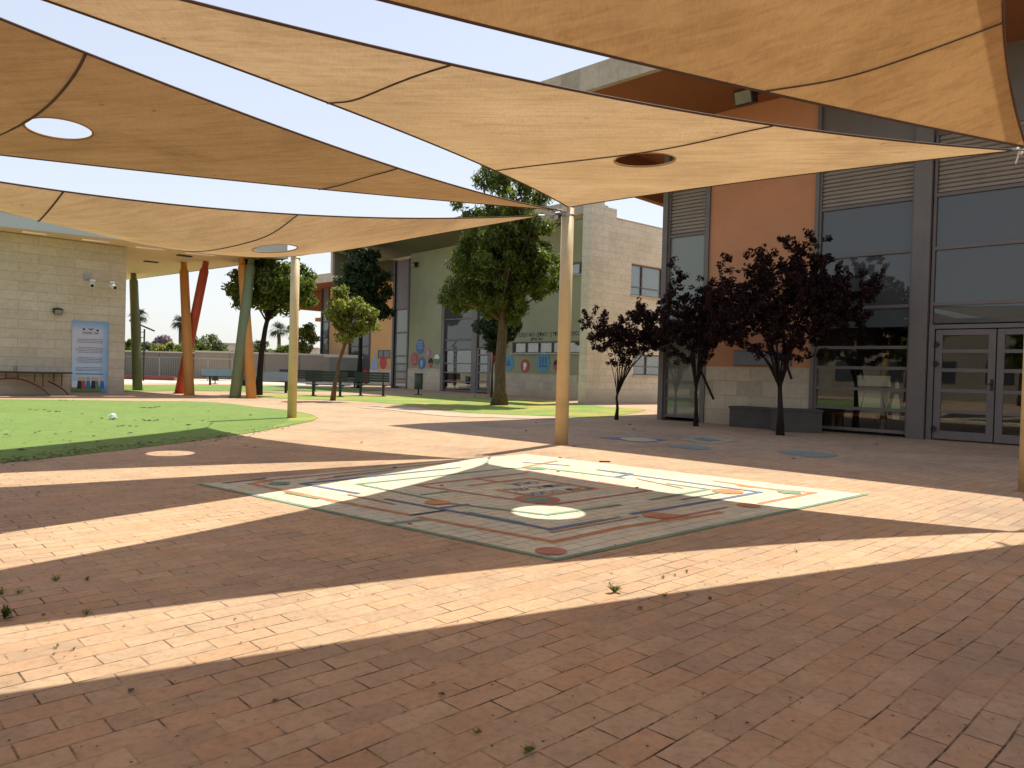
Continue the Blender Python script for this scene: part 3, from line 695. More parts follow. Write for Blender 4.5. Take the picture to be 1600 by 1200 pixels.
for (ya, yb, za, zb) in ((-2.42,-4.6,4.38,5.66),(-2.70,-5.2,1.14,2.0)):
    wn = thing('window', None, None); wn.parent = bB
    mb = MB(); mb.box(.12,.2,yb,ya,za,za+.05); mb.box(.12,.2,yb,ya,zb-.05,zb); mid = (ya+yb)/2+.25
    for y in (ya-.05, mid, yb): mb.box(.12,.2,y,y+.05,za+.05,zb-.05)
    mb.box(.13,.19,yb+.05,ya-.05,za+.34,za+.38)
    mb.build('frame', MATS['alu'], wn); MB().box(.16,.17,yb,ya,za,zb).build('pane', glass('glass_clear', (.92,.92,.88), .045) if 'glass_clear' not in MATS else MATS['glass_clear'], wn)
    cb = MB(); n = 50; b = 0
    for k in range(n+1):
        y = ya+(yb-ya)*k/n; x = .24+.015*math.sin(k*1.9)
        cb.v += [(x,y,za),(x,y,zb)]
    for k in range(n): cb.f.append((2*k,2*k+2,2*k+3,2*k+1))
    cb.build('curtain', MATS['curtain'], wn)
    MB().box(-.07,.1,yb-.05,ya+.05,za-.06,za-.003).build('sill', MATS['conc_light'], wn)
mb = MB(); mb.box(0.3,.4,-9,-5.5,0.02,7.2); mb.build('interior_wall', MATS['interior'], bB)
# roof with fascia and hanging left end
LE = 21.9
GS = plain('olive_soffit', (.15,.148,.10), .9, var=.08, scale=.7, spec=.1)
XR = 3.4
MB().box(0.42,XR,-.6,.003,7.34,7.93).build('lintel', MATS['fascia_stone'], bB)
MB().box(0.42,XR,-1.4,-.6,7.80,7.86).build('roof', MATS['roofing'], bB)
mb = MB()
mb.v = [(XR,FY-.2,7.72),(LE-.25,FY-.2,7.72),(LE-.25,-.01,8.12),(XR,-.01,8.12),(XR,FY-.2,8.2),(LE-.25,FY-.2,8.2),(LE-.25,-.01,8.25),(XR,-.01,8.25)]
mb.f = [(0,3,2,1),(4,5,6,7),(0,1,5,4),(1,2,6,5),(2,3,7,6),(3,0,4,7)]
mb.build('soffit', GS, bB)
MB().box(XR,LE,0,.14,8.10,8.36).build('fascia', MATS['fascia_stone'], bB)
MB().box(XR,LE-.25,-9,FY-.21,8.1,8.2).build('roof', MATS['roofing'], bB)
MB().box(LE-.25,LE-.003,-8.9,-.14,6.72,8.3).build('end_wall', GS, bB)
MB().box(LE-.25,LE+.004,-.14,-.004,6.70,8.10).build('end_fascia', MATS['fascia_stone'], bB)
def onB(s, y, z):
    a = rad(130); return (2.85+s*math.cos(a)-y*math.sin(a), 28.68+s*math.sin(a)+y*math.cos(a), z)
floodlight('black floodlight under the roof of the olive green building', onB(bx(-.75),FY,7.12), rad(130), 1.1)
wr = thing('wall_lettering', 'dark Hebrew lettering on the olive green wall above the long window', 'lettering', onB(0,FY,0), rad(130))
Mt = lambda s, z: Matrix.Translation((bx(s), .004, z)) @ Matrix.Rotation(math.pi, 4, 'Z') @ Matrix.Rotation(rad(90), 4, 'X')
text_mesh('line_of_text', hebrew('"בסופה של הדרך: האדם הוא המטרה"'), .30, MATS['ink'], wr, Mt(-11.75, 2.80), .004)
text_mesh('line_of_text', hebrew('א.ד. גורדון'), .2, MATS['ink'], wr, Mt(-11.1, 2.62), .004)

# round painted decals on the green wall
def decal(label, s, z, r, ring, inner, kind, sx=1.0):
    o = thing('wall_decal', label, 'wall decal', onB(bx(s),FY,z), rad(130), 'round decals on the school wall')
    MB().disc(0,0,r,.002,.02,28,sx).build('disc', MATS[ring], o)
    mb = MB()
    if kind == 'bars':
        for k in (-1,0,1): mb.box(k*r*.42-r*.1,k*r*.42+r*.1,.021,.026,-.25*r,.55*r)
        mb.box(-r*.6,r*.6,.021,.0255,-.5*r,-.32*r)
    elif kind == 'wave':
        for k in range(3): mb.poly([(-r*.7,-.3*r+k*.35*r),(-.2*r,-.1*r+k*.35*r),(.2*r,-.28*r+k*.35*r),(.7*r,-.05*r+k*.35*r),(.7*r,.05*r+k*.35*r),(.2*r,-.16*r+k*.35*r),(-.2*r,.02*r+k*.35*r),(-r*.7,-.18*r+k*.35*r)],.021,.026)
    elif kind == 'dot': mb.disc(0,.1*r,r*.4,.021,.026,20); mb.disc(.1*r,-.45*r,r*.22,.021,.027,16)
    elif kind == 'tri': mb.poly([(-.55*r,-.4*r),(.6*r,-.4*r),(.1*r,.6*r)],.021,.026)
    elif kind == 'half': mb.poly([(r*.86*math.cos(math.pi*k/12),r*.86*math.sin(math.pi*k/12)) for k in range(13)],.021,.026)
    mb.build('motif', MATS[inner], o)
decal('blue round decal, highest of the cluster left of the entrance', -1.28, 2.42, .42, 'blue', 'sky_print', 'wave')
decal('red round decal with pale bars at the left end of the cluster', -.72, 1.72, .38, 'red', 'pink', 'bars')
decal('pink round decal right of the highest blue one', -2.08, 2.06, .29, 'pink', 'sky_print', 'dot')
decal('blue round decal with a pale spot, lowest of the cluster', -1.50, 1.50, .36, 'blue', 'sky_print', 'dot')
decal('narrow dark red decal between the low blue disc and the green one', -2.40, 1.52, .29, 'red', 'ink', 'half', .6)
decal('green round decal nearest the entrance glass', -3.0, 1.74, .30, 'pgreen', 'white', 'half')
decal('red round decal half hidden behind the big tree trunk', -8.1, 1.95, .40, 'pink', 'red', 'dot')
decal('light blue round decal with a dark wave right of the big tree trunk', -9.15, 1.56, .36, 'cyan', 'blue', 'tri')
decal('small red round decal with a white centre under the long window', -10.35, 1.44, .31, 'red', 'white', 'dot')
decal('large light blue round decal with dark bars under the long window', -11.6, 1.62, .46, 'cyan', 'blue', 'bars')
decal('dark red decal beside the cream pole under the long window', -12.55, 1.5, .26, 'red', 'ink', 'half')

# ------------------------------------------------------------------ far orange building
bE = thing('school_building', 'apricot school building farthest left of the three with a rust orange end', 'building', (-15.7,61,0), rad(136))
# x grows to the left; the front runs from x=0 (left end) to x=-16
MB().box(-4.0,-1.2,-.3,0,1.07,RZ).build('wall', MATS['apricot'], bE); MB().box(-12.5,-6.9,-.3,0,1.07,RZ).build('wall', MATS['apricot'], bE)
MB().box(-4.0,-1.2,-.31,.02,0,1.07).build('stone_base', MATS['conc_light'], bE); MB().box(-12.5,-6.9,-.31,.02,0,1.07).build('stone_base', MATS['conc_light'], bE)
mb = MB(); mb.box(-.12,.06,-1.2,.05,0,RZ); mb.box(-1.2,-1.05,-.2,.04,0,RZ); opening_bars(mb,-1.05,-.12,[.1,.7,1.3,1.9,3.5,4.8,5.5],.07,-.1,0); mb.build('window', MATS['alu_dark'], bE)
MB().box(-1.05,-.12,-.07,-.06,.1,5.5).build('pane', MATS['glass_green'], bE); MB().box(-1.05,-.12,-.12,-.05,5.5,RZ).build('cladding', MATS['alu'], bE)
mb = MB(); mb.box(-6.9,-6.7,-.2,.04,0,RZ); mb.box(-4.15,-4.0,-.2,.04,0,RZ); mb.box(-5.7,-5.55,-.15,.0,0,4.9); opening_bars(mb,-6.7,-4.15,[.1,.6,1.1,1.6,2.1,2.8,4.9],.07,-.1,0); mb.build('window', MATS['alu_dark'], bE)
MB().box(-6.7,-4.15,-.07,-.06,.1,4.9).build('pane', MATS['glass_grey'], bE); MB().box(-6.7,-4.15,-.12,-.05,4.9,RZ).build('cladding', MATS['alu'], bE)
mb = MB(); mb.box(-9.4,-7.9,.0,.03,1.9,1.95); mb.box(-9.4,-7.9,.0,.03,2.45,2.5); mb.box(-9.4,-9.35,0,.03,1.95,2.45); mb.box(-7.95,-7.9,0,.03,1.95,2.45); mb.box(-8.6,-8.55,0,.03,1.95,2.45); mb.build('window', MATS['alu_dark'], bE)
MB().box(-9.35,-7.95,.004,.012,1.95,2.45).build('pane', MATS['glass_frost'], bE)
MB().box(-12.5,2.9,-6,2.9,7.95,8.05).build('roof', MATS['roofing'], bE)
mb = MB(); mb.box(-12.5,2.9,2.76,2.903,RZ-.1,8.06); mb.build('fascia', MATS['fascia_stone'], bE)
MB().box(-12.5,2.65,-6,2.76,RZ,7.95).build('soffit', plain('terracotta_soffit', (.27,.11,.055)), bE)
MB().box(2.65,2.897,-6,2.76,5.9,7.95).build('end_wall', MATS['rust_render'], bE)
MB().box(-.1,2.65,-5.9,-1.0,5.0,5.3).build('lintel', MATS['rust_render'], bE)
MB().box(-12.5,0,-6.2,-6,0,RZ).build('rear_wall', MATS['conc_warm'], bE)
def onE(s, y, z):
    a = rad(136); return (-15.7+s*math.cos(a)-y*math.sin(a), 61+s*math.sin(a)+y*math.cos(a), z)
o = thing('wall_decal', 'green and red house shaped decal on the apricot wall', 'wall decal', onE(-3.17,0,1.75), rad(136))
mb = MB(); mb.poly([(-.75,-.1),(0,.75),(.75,-.1),(.5,-.1),(0,.4),(-.5,-.1)],.003,.02); mb.build('roof_shape', MATS['pgreen'], o)
mb = MB(); mb.disc(0,-.25,.3,.003,.02); mb.disc(.5,-.55,.2,.003,.02); mb.build('round_shape', MATS['red'], o)
o = thing('wall_decal', 'pale blue water drop decal on the apricot wall', 'wall decal', onE(-7.5,0,1.55), rad(136))
mb = MB(); mb.poly([(0,.75),(.2,.3),(.38,-.1),(.3,-.45),(0,-.6),(-.3,-.45),(-.38,-.1),(-.2,.3)],.003,.02); mb.build('drop', MATS['sky_print'], o)
o = thing('wall_decal', 'plain red disc decal right of the water drop', 'wall decal', onE(-8.55,0,1.6), rad(136))
MB().disc(0,0,.5,.003,.02,24,.85).build('disc', MATS['red'], o)
p = onE(-8.7,1.6,0)
o = thing('fire_hydrant', 'red fire hydrant in front of the apricot wall', 'fire hydrant', p, 0)
mb = MB(); mb.tube([(0,0,0),(0,0,.75)], .13, 12); mb.ball((0,0,.82), .2, 12); mb.tube([(-.28,0,.62),(.28,0,.62)], .09, 10); mb.tube([(0,0,1.0),(0,0,1.12)], .06, 8); mb.build('body', plain('hydrant_red', (.36,.03,.03), .5), o, True)

# ------------------------------------------------------------------ left pavilion: stone wall, canopy, leaning columns
bC = thing('pavilion_building', 'limestone clad pavilion at left under a flat grey edged canopy', 'building', (-13.06,25.11,0), rad(44))
MB().box(-14,0,0,.35,0,4.95).build('wall', MATS['stoneC'], bC)
MB().box(-.35,-.002,.35,7,0,4.95).build('side_wall', MATS['stoneC'], bC)
def cdt_slab(outer, holes, z0, z1, name, mat, parent, loc=(0,0)):
    pts = [Vector(p) for p in outer]; edges = [(i,(i+1)%len(outer)) for i in range(len(outer))]
    loops = [list(range(len(outer)))]
    for h in holes:
        b = len(pts); pts += [Vector(p) for p in h]; edges += [(b+i, b+(i+1)%len(h)) for i in range(len(h))]; loops.append(list(range(b, b+len(h))))
    r = delaunay_2d_cdt(pts, edges, [], 1, 1e-6)
    V, F = r[0], r[2]
    def inside(p, lp):
        c = False; n = len(lp)
        for i in range(n):
            a, b = lp[i], lp[(i+1)%n]
            if (a[1] > p[1]) != (b[1] > p[1]) and p[0] < (b[0]-a[0])*(p[1]-a[1])/(b[1]-a[1])+a[0]: c = not c
        return c
    mb = MB(); n = len(V)
    mb.v = [(v.x-loc[0],v.y-loc[1],z0) for v in V]+[(v.x-loc[0],v.y-loc[1],z1) for v in V]
    for f in F:
        c = sum((V[i] for i in f), Vector((0,0)))/len(f)
        if not inside(c, outer) or any(inside(c, h) for h in holes): continue
        mb.f.append(tuple(f)[::-1]); mb.f.append(tuple(i+n for i in f))
    for lp in [outer]+list(holes):
        b = len(mb.v); k = len(lp)
        mb.v += [(q[0]-loc[0],q[1]-loc[1],z0) for q in lp]+[(q[0]-loc[0],q[1]-loc[1],z1) for q in lp]
        for i in range(k): mb.f.append((b+i,b+(i+1)%k,b+k+(i+1)%k,b+k+i))
    return mb.build(name, mat, parent)
cn = thing('canopy_roof_frame', None, None)
bpy.data.objects.remove(cn)
Minv = Matrix.Rotation(-rad(44), 2)
def toC(p): 
    q = Minv @ Vector((p[0]+13.06, p[1]-25.11)); return (q.x, q.y)
q_ = G(448,404.5,4.955); ne = [(-22.2,16.7),(q_.x,q_.y)]
cor = [toC(p) for p in (ne[0], ne[1], (-17.6,34.6), (-19.5,36.2), (-31,26))]
slots = []
for (xa, xb, y) in ((35,74,363.5),(128,172,375.5),(212,258,387.5),(290,336,396.5)):
    a = G(xa, y-1.5, 4.97); b = G(xb, y+3.2, 4.97); d = (b-a).normalized(); n = Vector((-d.y,d.x,0))*.17
    slots.append([toC(q) for q in (a-n, b-n, b+n, a+n)])
cdt_slab(cor, slots, 4.97, 5.12, 'canopy_slab', MATS['soffit_beige'], bC)
mb = MB()
def edge_band(mb, a, b, th, z0, z1):
    a = Vector(a); b = Vector(b); d = (b-a).normalized(); n = Vector((d.y,-d.x))*th
    mb.prism([tuple(a), tuple(b), tuple(b+n), tuple(a+n)], z0, z1)
edge_band(mb, cor[0], cor[1], .06, 4.955, 5.75); mb.build('fascia', MATS['fascia_grey'], bC)
mb = MB(); edge_band(mb, cor[1], cor[2], .06, 4.955, 5.18); mb.build('fascia', MATS['fascia_grey'], bC)
for px in ((236,408.5),(288,399)):
    q = toC(G(px[0],px[1],4.97)); mb = MB(); mb.box(q[0]-.24,q[0]+.24,q[1]-.12,q[1]+.12,4.93,4.968); mb.build('ceiling_light', MATS['black'], bC)
def column(label, base_px, top_px, col, r=.185):
    a = G(*base_px); b = G(*top_px, 4.95); d = b-a
    o = thing('leaning_column', label, 'column', a, 0, 'coloured leaning columns under the canopy')
    mb = MB(); mb.tube([(0,0,0), tuple(d*.93), tuple(d*.95)], [r*1.02, r*.98, r*.7], 18); mb.build('shaft', MATS[col], o, True)
    mb = MB(); mb.tube([tuple(d*.95), tuple(d*.999)], r*.68, 14); mb.build('collar', MATS[col], o)
    mb = MB(); mb.tube([(0,0,0),(0,0,.03)], r*1.3, 18); mb.build('base_plate', MATS[col], o)
column('green leaning column nearest the stone wall', (215,610), (208.5,428), 'col_green', .175)
column('orange column crossing in front of the red one', (296,618), (287,411), 'col_orange', .165)
column('red column leaning behind the orange one', (280,615), (322,409), 'col_red', .165)
column('green column leaning right at the outer end of the canopy', (367,622), (393,404), 'col_green', .18)
column('orange column crossing behind the green one at the outer end', (393,622.5), (378,404), 'col_orange', .165)

def onC(s, y, z):
    a = rad(44); return (-13.06+s*math.cos(a)-y*math.sin(a), 25.11+s*math.sin(a)+y*math.cos(a), z)
# poster
ps = thing('poster', 'tall blue poster with Hebrew text and children along its foot on the stone wall', 'poster', onC(-1.05,-.012,.08), rad(44))
def poster_mat():
    m, t, b = base('poster_print', (.3,.4,.5), .5, 0, .3); v = objc(t); sx = nd(t, 'ShaderNodeSeparateXYZ'); t.links.new(v, sx.inputs[0])
    zf = nd(t, 'ShaderNodeMapRange'); zf.inputs[1].default_value = 0; zf.inputs[2].default_value = 2.32; t.links.new(sx.outputs[2], zf.inputs[0])
    c = ramp(t, zf.outputs[0], [(0, (.10,.14,.04)), (.06, (.16,.22,.08)), (.12, (.36,.56,.70)), (.3, (.42,.54,.66)), (.6, (.50,.50,.56)), (.85, (.50,.48,.55)), (1, (.16,.32,.55))])
    ax = math_n(t, 'ABSOLUTE', math_n(t, 'ADD', sx.outputs[0], math_n(t, 'MULTIPLY', noise_tex(t, v, 2, 3), .25)))
    c = mixc(t, c, (.15,.32,.55), ramp(t, ax, [(.38, (0,0,0)), (.68, (.95,.95,.95))]))
    t.links.new(c, b.inputs['Base Color']); return m
MB().box(-.535,.535,-.02,0,0,2.32).build('sheet', poster_mat(), ps)
rng = random.Random(4)
mb = MB()
rows = [1.88,1.82]+[1.72-.052*k for k in range(3)]+[1.45-.052*k for k in range(4)]+[1.12-.052*k for k in range(4)]+[.80-.052*k for k in range(3)]
text_mesh('title', hebrew('אני מאמין'), .12, MATS['ink'], ps, Matrix.Translation((0,-.024,1.90)) @ Matrix.Rotation(rad(90),4,'X'), .002)
for r_ in rows[2:]:
    x = .36
    while x > -.36:
        wd = rng.uniform(.03,.09); mb.box(x-wd,x,-.024,-.021,r_,r_+.017); x -= wd+rng.uniform(.012,.02)
mb.box(-.42,.40,-.024,-.021,.585,.615); mb.build('text_lines', plain('poster_ink', (.10,.11,.15)), ps)
for k, x in enumerate((-.30,-.19,-.05,.10,.20,.36)):
    h = .34+.07*((k*3)%3); cm = ['ink','red','blue','ink','pgreen','blue'][k]
    mb = MB(); mb.poly([(x-.07,.12),(x+.07,.12),(x+.05,.14+h*.7),(x-.05,.14+h*.7)], -.024, -.021); mb.build('printed_child', MATS[cm], ps)
    mb = MB(); mb.disc(x, .14+h*.7+.065, .065, -.0245, -.022, 14); mb.build('printed_face', plain('poster_skin', (.55,.36,.26)), ps)
mb = MB(); mb.box(-.52,-.38,-.0245,-.0215,.16,.36); mb.build('printed_card', MATS['white'], ps)
mb = MB(); mb.disc(-.20,2.05,.035,-.024,-.021,12); mb.disc(.2,2.03,.035,-.024,-.021,12); mb.poly([(-.08,2.1),(0,2.06),(.09,2.11),(.03,2.03),(-.03,2.03)],-.024,-.021); mb.build('emblem', MATS['ink'], ps)
# wall light and camera
fl = floodlight('small black floodlight on the stone wall left of the poster', onC(-2.02,0,2.70), rad(44)+math.pi, .75)
sc = thing('security_camera', 'white twin security camera on a bracket high on the stone wall', 'security camera', onC(-1.18,0,3.75), rad(44)+math.pi)
mb = MB(); mb.box(-.09,.09,0,.05,-.02,.20); mb.tube([(0,.05,-.0),(0,.28,-.02),(-.1,.42,-.04)], .022, 8); mb.build('bracket', MATS['steel'], sc)
for s_, dx in ((1,-.05),(-1,-.62)):
    mb = MB(); mb.tube([(dx,.40,-.16),(dx+.05*s_,.60,-.24)], .075, 14); mb.box(dx-.07,dx+.07,.38,.50,-.09,-.03); h = mb.build('camera_head', MATS['white'], sc)
    mb = MB(); mb.tube([(dx+.05*s_,.601,-.2405),(dx+.052*s_,.615,-.245)], .055, 12); mb.build('lens', MATS['black'], h)
mb = MB(); mb.tube([(-.05,.42,-.05),(-.62,.42,-.05)], .018, 8); mb.build('crossbar', MATS['steel'], sc)

# table tennis table
a = onC(-3.0,-1.0,0)
tt = thing('table_tennis_table', 'dark outdoor table tennis table on curved maroon legs by the stone wall', 'table', G(38,617), rad(44)*.0+rad(2))
TL = 1.37
MB().box(-TL,1.06,-.72,.72,.68,.725).build('tabletop', MATS['slate'], tt)
for yy, nm in ((-.5,'n'),(.5,'f')):
    mb = MB(); mb.tube([(-1.25+2.3*k/24, yy, .02+.50*math.sin(math.pi*k/24)**.75) for k in range(25)], .022, 8); mb.build('arched_leg', MATS['maroon'], tt, True)
    for x, z in ((-.85,.38),(-.25,.5),(.1,.5),(.6,.43),(.85,.28)):
        MB().tube([(x,yy,z),(x,yy,.68)], .017, 8).build('strut', MATS['maroon'], tt)
nb = thing('cardboard_box', 'small tan box lying on the table tennis table', 'box', Vector(tt.location)+Vector((-.42,0,.725)), 0)
mb = MB(); mb.box(-.2,.24,-.15,.15,0,.17); mb.build('carton', plain('tan_card', (.42,.27,.11), .9), nb); mb = MB(); mb.box(-.205,.245,-.02,.02,.169,.173); mb.build('tape', MATS['yellow'], nb)

# ------------------------------------------------------------------ shade sails, poles
SAILS = {
 'S1': [[0.726,10.572,3.46],[4.821,7.267,3.389],[-3.848,2.661,3.043],[2.491,8.138,3.284],[0.485,6.041,3.118],[-0.735,6.009,3.08]],
 'S2': [[0.624,11.21,3.556],[-4.631,2.914,3.426],[-7.613,5.428,2.958],[-1.45,7.077,2.875],[-5.627,4.687,3.068],[-3.782,7.099,2.858]],
 'S3': [[0.379,11.023,3.427],[-4.316,14.427,3.224],[-7.015,6.204,3.007],[-2.505,11.845,3.011],[-5.096,9.781,2.464],[-3.954,9.084,2.679]],
 'S4': [[4.60,6.79,3.27],[-6.55,0.07,3.12],[2.19,-2.50,3.40],[-4.08,2.28,2.76],[-1.68,-0.63,3.11],[0.62,2.54,4.82]],
 'S5': [[5.20,8.06,6.0],[.75,1.9,6.0],[10.0,4.2,6.0],[2.75,5.0,5.9],[5.3,3.3,5.7],[7.3,5.9,5.9]],  # added sail above the view, only there to shade the lower right paving
}
SAG = {}
def bz(c, u, v):
    A, Bp, Cp, ab, bc, ca = c; w_ = 1-u-v
    q = A*(w_*w_)+Bp*(u*u)+Cp*(v*v)+ab*(2*w_*u)+bc*(2*u*v)+ca*(2*v*w_)
    if SAG.get(id(c)): q = q-Vector((0,0,27*u*v*w_*SAG[id(c)]))
    return q
SAIL_INFO = {
 'S1': ('triangular tan shade sail over the painted maze, tied between the two cream poles', (.36,.22), [((.39,.61),(.1,.568),(0,.57)),((.69,.31),(.4,.262),(0,.288))]),
 'S2': ('triangular tan shade sail at upper left with a round hole against the sky', (.315,.365), [((.73,0),(.52,.2),(.215,.485),(0,.68)),((.41,0),(.24,.15),(0,.34))]),
 'S3': ('long low tan shade sail stretched past the thin left pole in front of the pavilion', (.296,.292), [((0,.67),(.2,.65),(.37,.63)),((0,.383),(.15,.366),(.32,.378),(.61,.39))]),
 'S4': ('nearest tan shade sail filling the top right of the view', None, [((0,.165),(.11,.055),(.18,0))]),
 'S5': ('added tan shade sail, unseen above the view at right, shading the lower right paving', None, []),
}
for key, (lab, hole, seams) in SAIL_INFO.items():
    c = [Vector(p) for p in SAILS[key]]
    SAG.clear(); SAG[id(c)] = .2 if key == 'S3' else 0
    root = thing('shade_sail', lab, 'shade sail', (0,0,0), 0, 'tan shade sails')
    N = 64
    pts = []
    for k in range(N): pts.append(Vector((k/N, 0)))
    for k in range(N): pts.append(Vector((1-k/N, k/N)))
    for k in range(N): pts.append(Vector((0, 1-k/N)))
    edges = [(i,(i+1)%len(pts)) for i in range(len(pts))]
    hl = []; hr = .25 if key == 'S2' else .30
    if hole:
        u0, v0 = hole; c0 = bz(c, u0, v0); NH = 48
        for k in range(NH):
            tx = c0.x+hr*math.cos(2*math.pi*k/NH); ty = c0.y+hr*math.sin(2*math.pi*k/NH); u, v = u0, v0
            for _ in range(8):
                q = bz(c,u,v); e_ = 1e-4; du = (bz(c,u+e_,v)-q)/e_; dv = (bz(c,u,v+e_)-q)/e_
                det = du.x*dv.y-dv.x*du.y; rx, ry = tx-q.x, ty-q.y
                u += (rx*dv.y-ry*dv.x)/det; v += (ry*du.x-rx*du.y)/det
            hl.append((u,v))
        b = len(pts); pts += [Vector(h) for h in hl]; edges += [(b+i, b+(i+1)%NH) for i in range(NH)]
    M_ = 56
    def inh(p, s=1.12):
        if not hole: return False
        return (bz(c,p[0],p[1])-c0).length < hr*s
    for i in range(1, M_):
        for j in range(1, M_-i):
            p = (i/M_, j/M_)
            if not inh(p): pts.append(Vector(p))
    r = delaunay_2d_cdt(pts, edges, [], 0, 1e-7)
    mb = MB()
    for q in r[0]:
        u, v = q.x, q.y; P_ = bz(c,u,v); w_ = max(0, 1-u-v)
        # small slack folds that fan out of the corners and die at the edges
        e_ = min(u, v, w_)
        f = 0.0
        for (cc, k1, k2) in ((w_,u,v),(u,v,w_),(v,w_,u)):
            an = math.atan2(k1, k2+1e-9); f += max(0, cc-.35)**1.0*math.sin(an*19)*.012
        P_ = P_ + Vector((0,0,f*min(1, e_*12) + .02*(noise.noise(Vector((P_.x*.7,P_.y*.7,3))))*min(1,e_*10)))
        mb.v.append(tuple(P_))
    for f in r[2]:
        if hole:
            cp = sum((r[0][i] for i in f), Vector((0,0)))/len(f)
            if (bz(c,cp.x,cp.y)-c0).length < hr*.99 and all((Vector(mb.v[i])-c0).length < hr*1.2 for i in f): continue
        mb.f.append(tuple(f))
    mb.build('cloth', MATS[key], root, True)
    for (pa, pb) in (((0,0),(1,0)),((1,0),(0,1)),((0,1),(0,0))):
        q = [bz(c, pa[0]+(pb[0]-pa[0])*k/60, pa[1]+(pb[1]-pa[1])*k/60) for k in range(61)]
        MB().tube(q, .010, 6).build('edge_webbing', MATS['webbing'], root, True)
    if hole:
        q = [bz(c,u,v) for u, v in hl]; q.append(q[0]); MB().tube(q, .009, 6, cap=False).build('hole_ring', MATS[key], root, True)
    for sm in seams:
        q = []
        ex = [tuple(2*a-b for a, b in zip(sm[0], sm[1]))]+list(sm)+[tuple(2*a-b for a, b in zip(sm[-1], sm[-2]))]
        for n_ in range(len(sm)-1):
            a0, a1, a2, a3 = ex[n_:n_+4]
            for k in range(24 if n_ < len(sm)-2 else 25):
                t_ = k/24
                u_, v_ = (.5*(2*p1+(p2-p0)*t_+(2*p0-5*p1+4*p2-p3)*t_*t_+(3*p1-p0-3*p2+p3)*t_**3) for p0, p1, p2, p3 in zip(a0, a1, a2, a3))
                q.append(bz(c, max(u_, 0), max(v_, 0))-Vector((0,0,.010)))
        MB().tube(q, .011, 6, flat=.5).build('seam', MATS['webbing'], root, True)
    for kx, cpt in enumerate(c[:3]):
        d = (cpt-sum(c[:3], Vector())/3).normalized(); mb = MB(); mb.tube([cpt-d*.06, cpt+d*.10], [.03,.02], 8, flat=.4); mb.build('corner_plate', MATS['steel'], root)

def pole(label, x, y, h, ties, r0=.105, r1=.098):
    o = thing('sail_pole', label, 'pole', (x,y,0), 0, 'cream poles carrying the shade sails')
    mb = MB(); mb.tube([(0,0,0),(0,0,h*.5),(0,0,h)], [r0,(r0+r1)/2,r1], 28); mb.tube([(0,0,h),(0,0,h+.015)], [r1*.95,r1*.3], 28); mb.build('shaft', MATS['pole'], o, True)
    MB().tube([(0,0,h-.13),(0,0,h-.10)], r1+.008, 24).build('clamp_ring', MATS['steel'], o)
    for t_ in ties:
        q = Vector(t_)-Vector((x,y,0)); s = Vector((q.x,q.y,0)).normalized()*r1; s.z = h-.07; mid = (s+q)/2-Vector((0,0,.02))
        mb = MB(); mb.tube([s, mid, q], .007, 6); d = (q-s); 
        if d.length > .3: mb.tube([s+d*.25, s+d*.45], .016, 8)
        mb.build('tie_cable', MATS['steel'], o)
    return o
S = {k: [Vector(p) for p in v] for k, v in SAILS.items()}
b1 = G(877,694); b2 = G(456,653); b3 = G(1609,769)
p1 = pole('cream steel pole in the middle where three shade sails meet', b1.x, b1.y, 3.68, [S['S1'][0], S['S2'][0], S['S3'][0]])
pole('thin cream steel pole on the edge of the green turf', b2.x, b2.y, 3.52, [S['S3'][1]], .098, .092)
p3 = pole('cream steel pole cut by the right edge of the picture', b3.x, b3.y, 3.50, [S['S1'][1], S['S4'][0]])
pole('cream steel pole behind the camera to the left', -4.7, 2.2, 3.5, [S['S1'][2], S['S2'][1]])
pole('cream steel pole far out to the left of the view', -8.3, 5.5, 3.3, [S['S2'][2], S['S3'][2]])
pole('cream steel pole behind and left of the camera', -7.2, -.3, 3.4, [S['S4'][1]])
pole('cream steel pole behind and right of the camera', 2.6, -3.2, 3.6, [S['S4'][2]])
mb = MB(); o_ = Vector((0, 0, 3.60)); rg_ = random.Random(3)
for k in range(7):
    a_ = o_+Vector((rg_.uniform(-.16,-.08), -.1, rg_.uniform(-.05,.05))); pts_ = [a_]
    for j in range(4): pts_.append(pts_[-1]+Vector((rg_.uniform(-.07,.02), rg_.uniform(-.05,.02), rg_.uniform(-.09,.03))))
    mb.tube(pts_, .008, 5)
mb.build('tied_cord', MATS['black'], p1, True)
# loose white rope ends at the right pole
mb = MB(); a = S['S1'][1]
mb.tube([a+Vector((.02,.0,.02)), a+Vector((.08,.04,-.02)), a+Vector((.14,.08,.03)), a+Vector((.22,.12,-.01)), a+Vector((.27,.18,.03))], .014, 6)
mb.tube([a+Vector((.03,0,0)), a+Vector((.01,-.02,-.07)), a+Vector((-.015,-.03,-.14))], .008, 6)
mb.tube([a+Vector((.13,.06,.01)), a+Vector((.17,.07,-.04)), a+Vector((.25,.08,-.09)), a+Vector((.24,.08,-.18)), a+Vector((.27,.08,-.2))], .012, 6)
rp = mb.build('tied_rope', MATS['rope'], None, True); tag(rp, 'frayed white rope ends knotted where two sails meet at the right pole', 'rope')

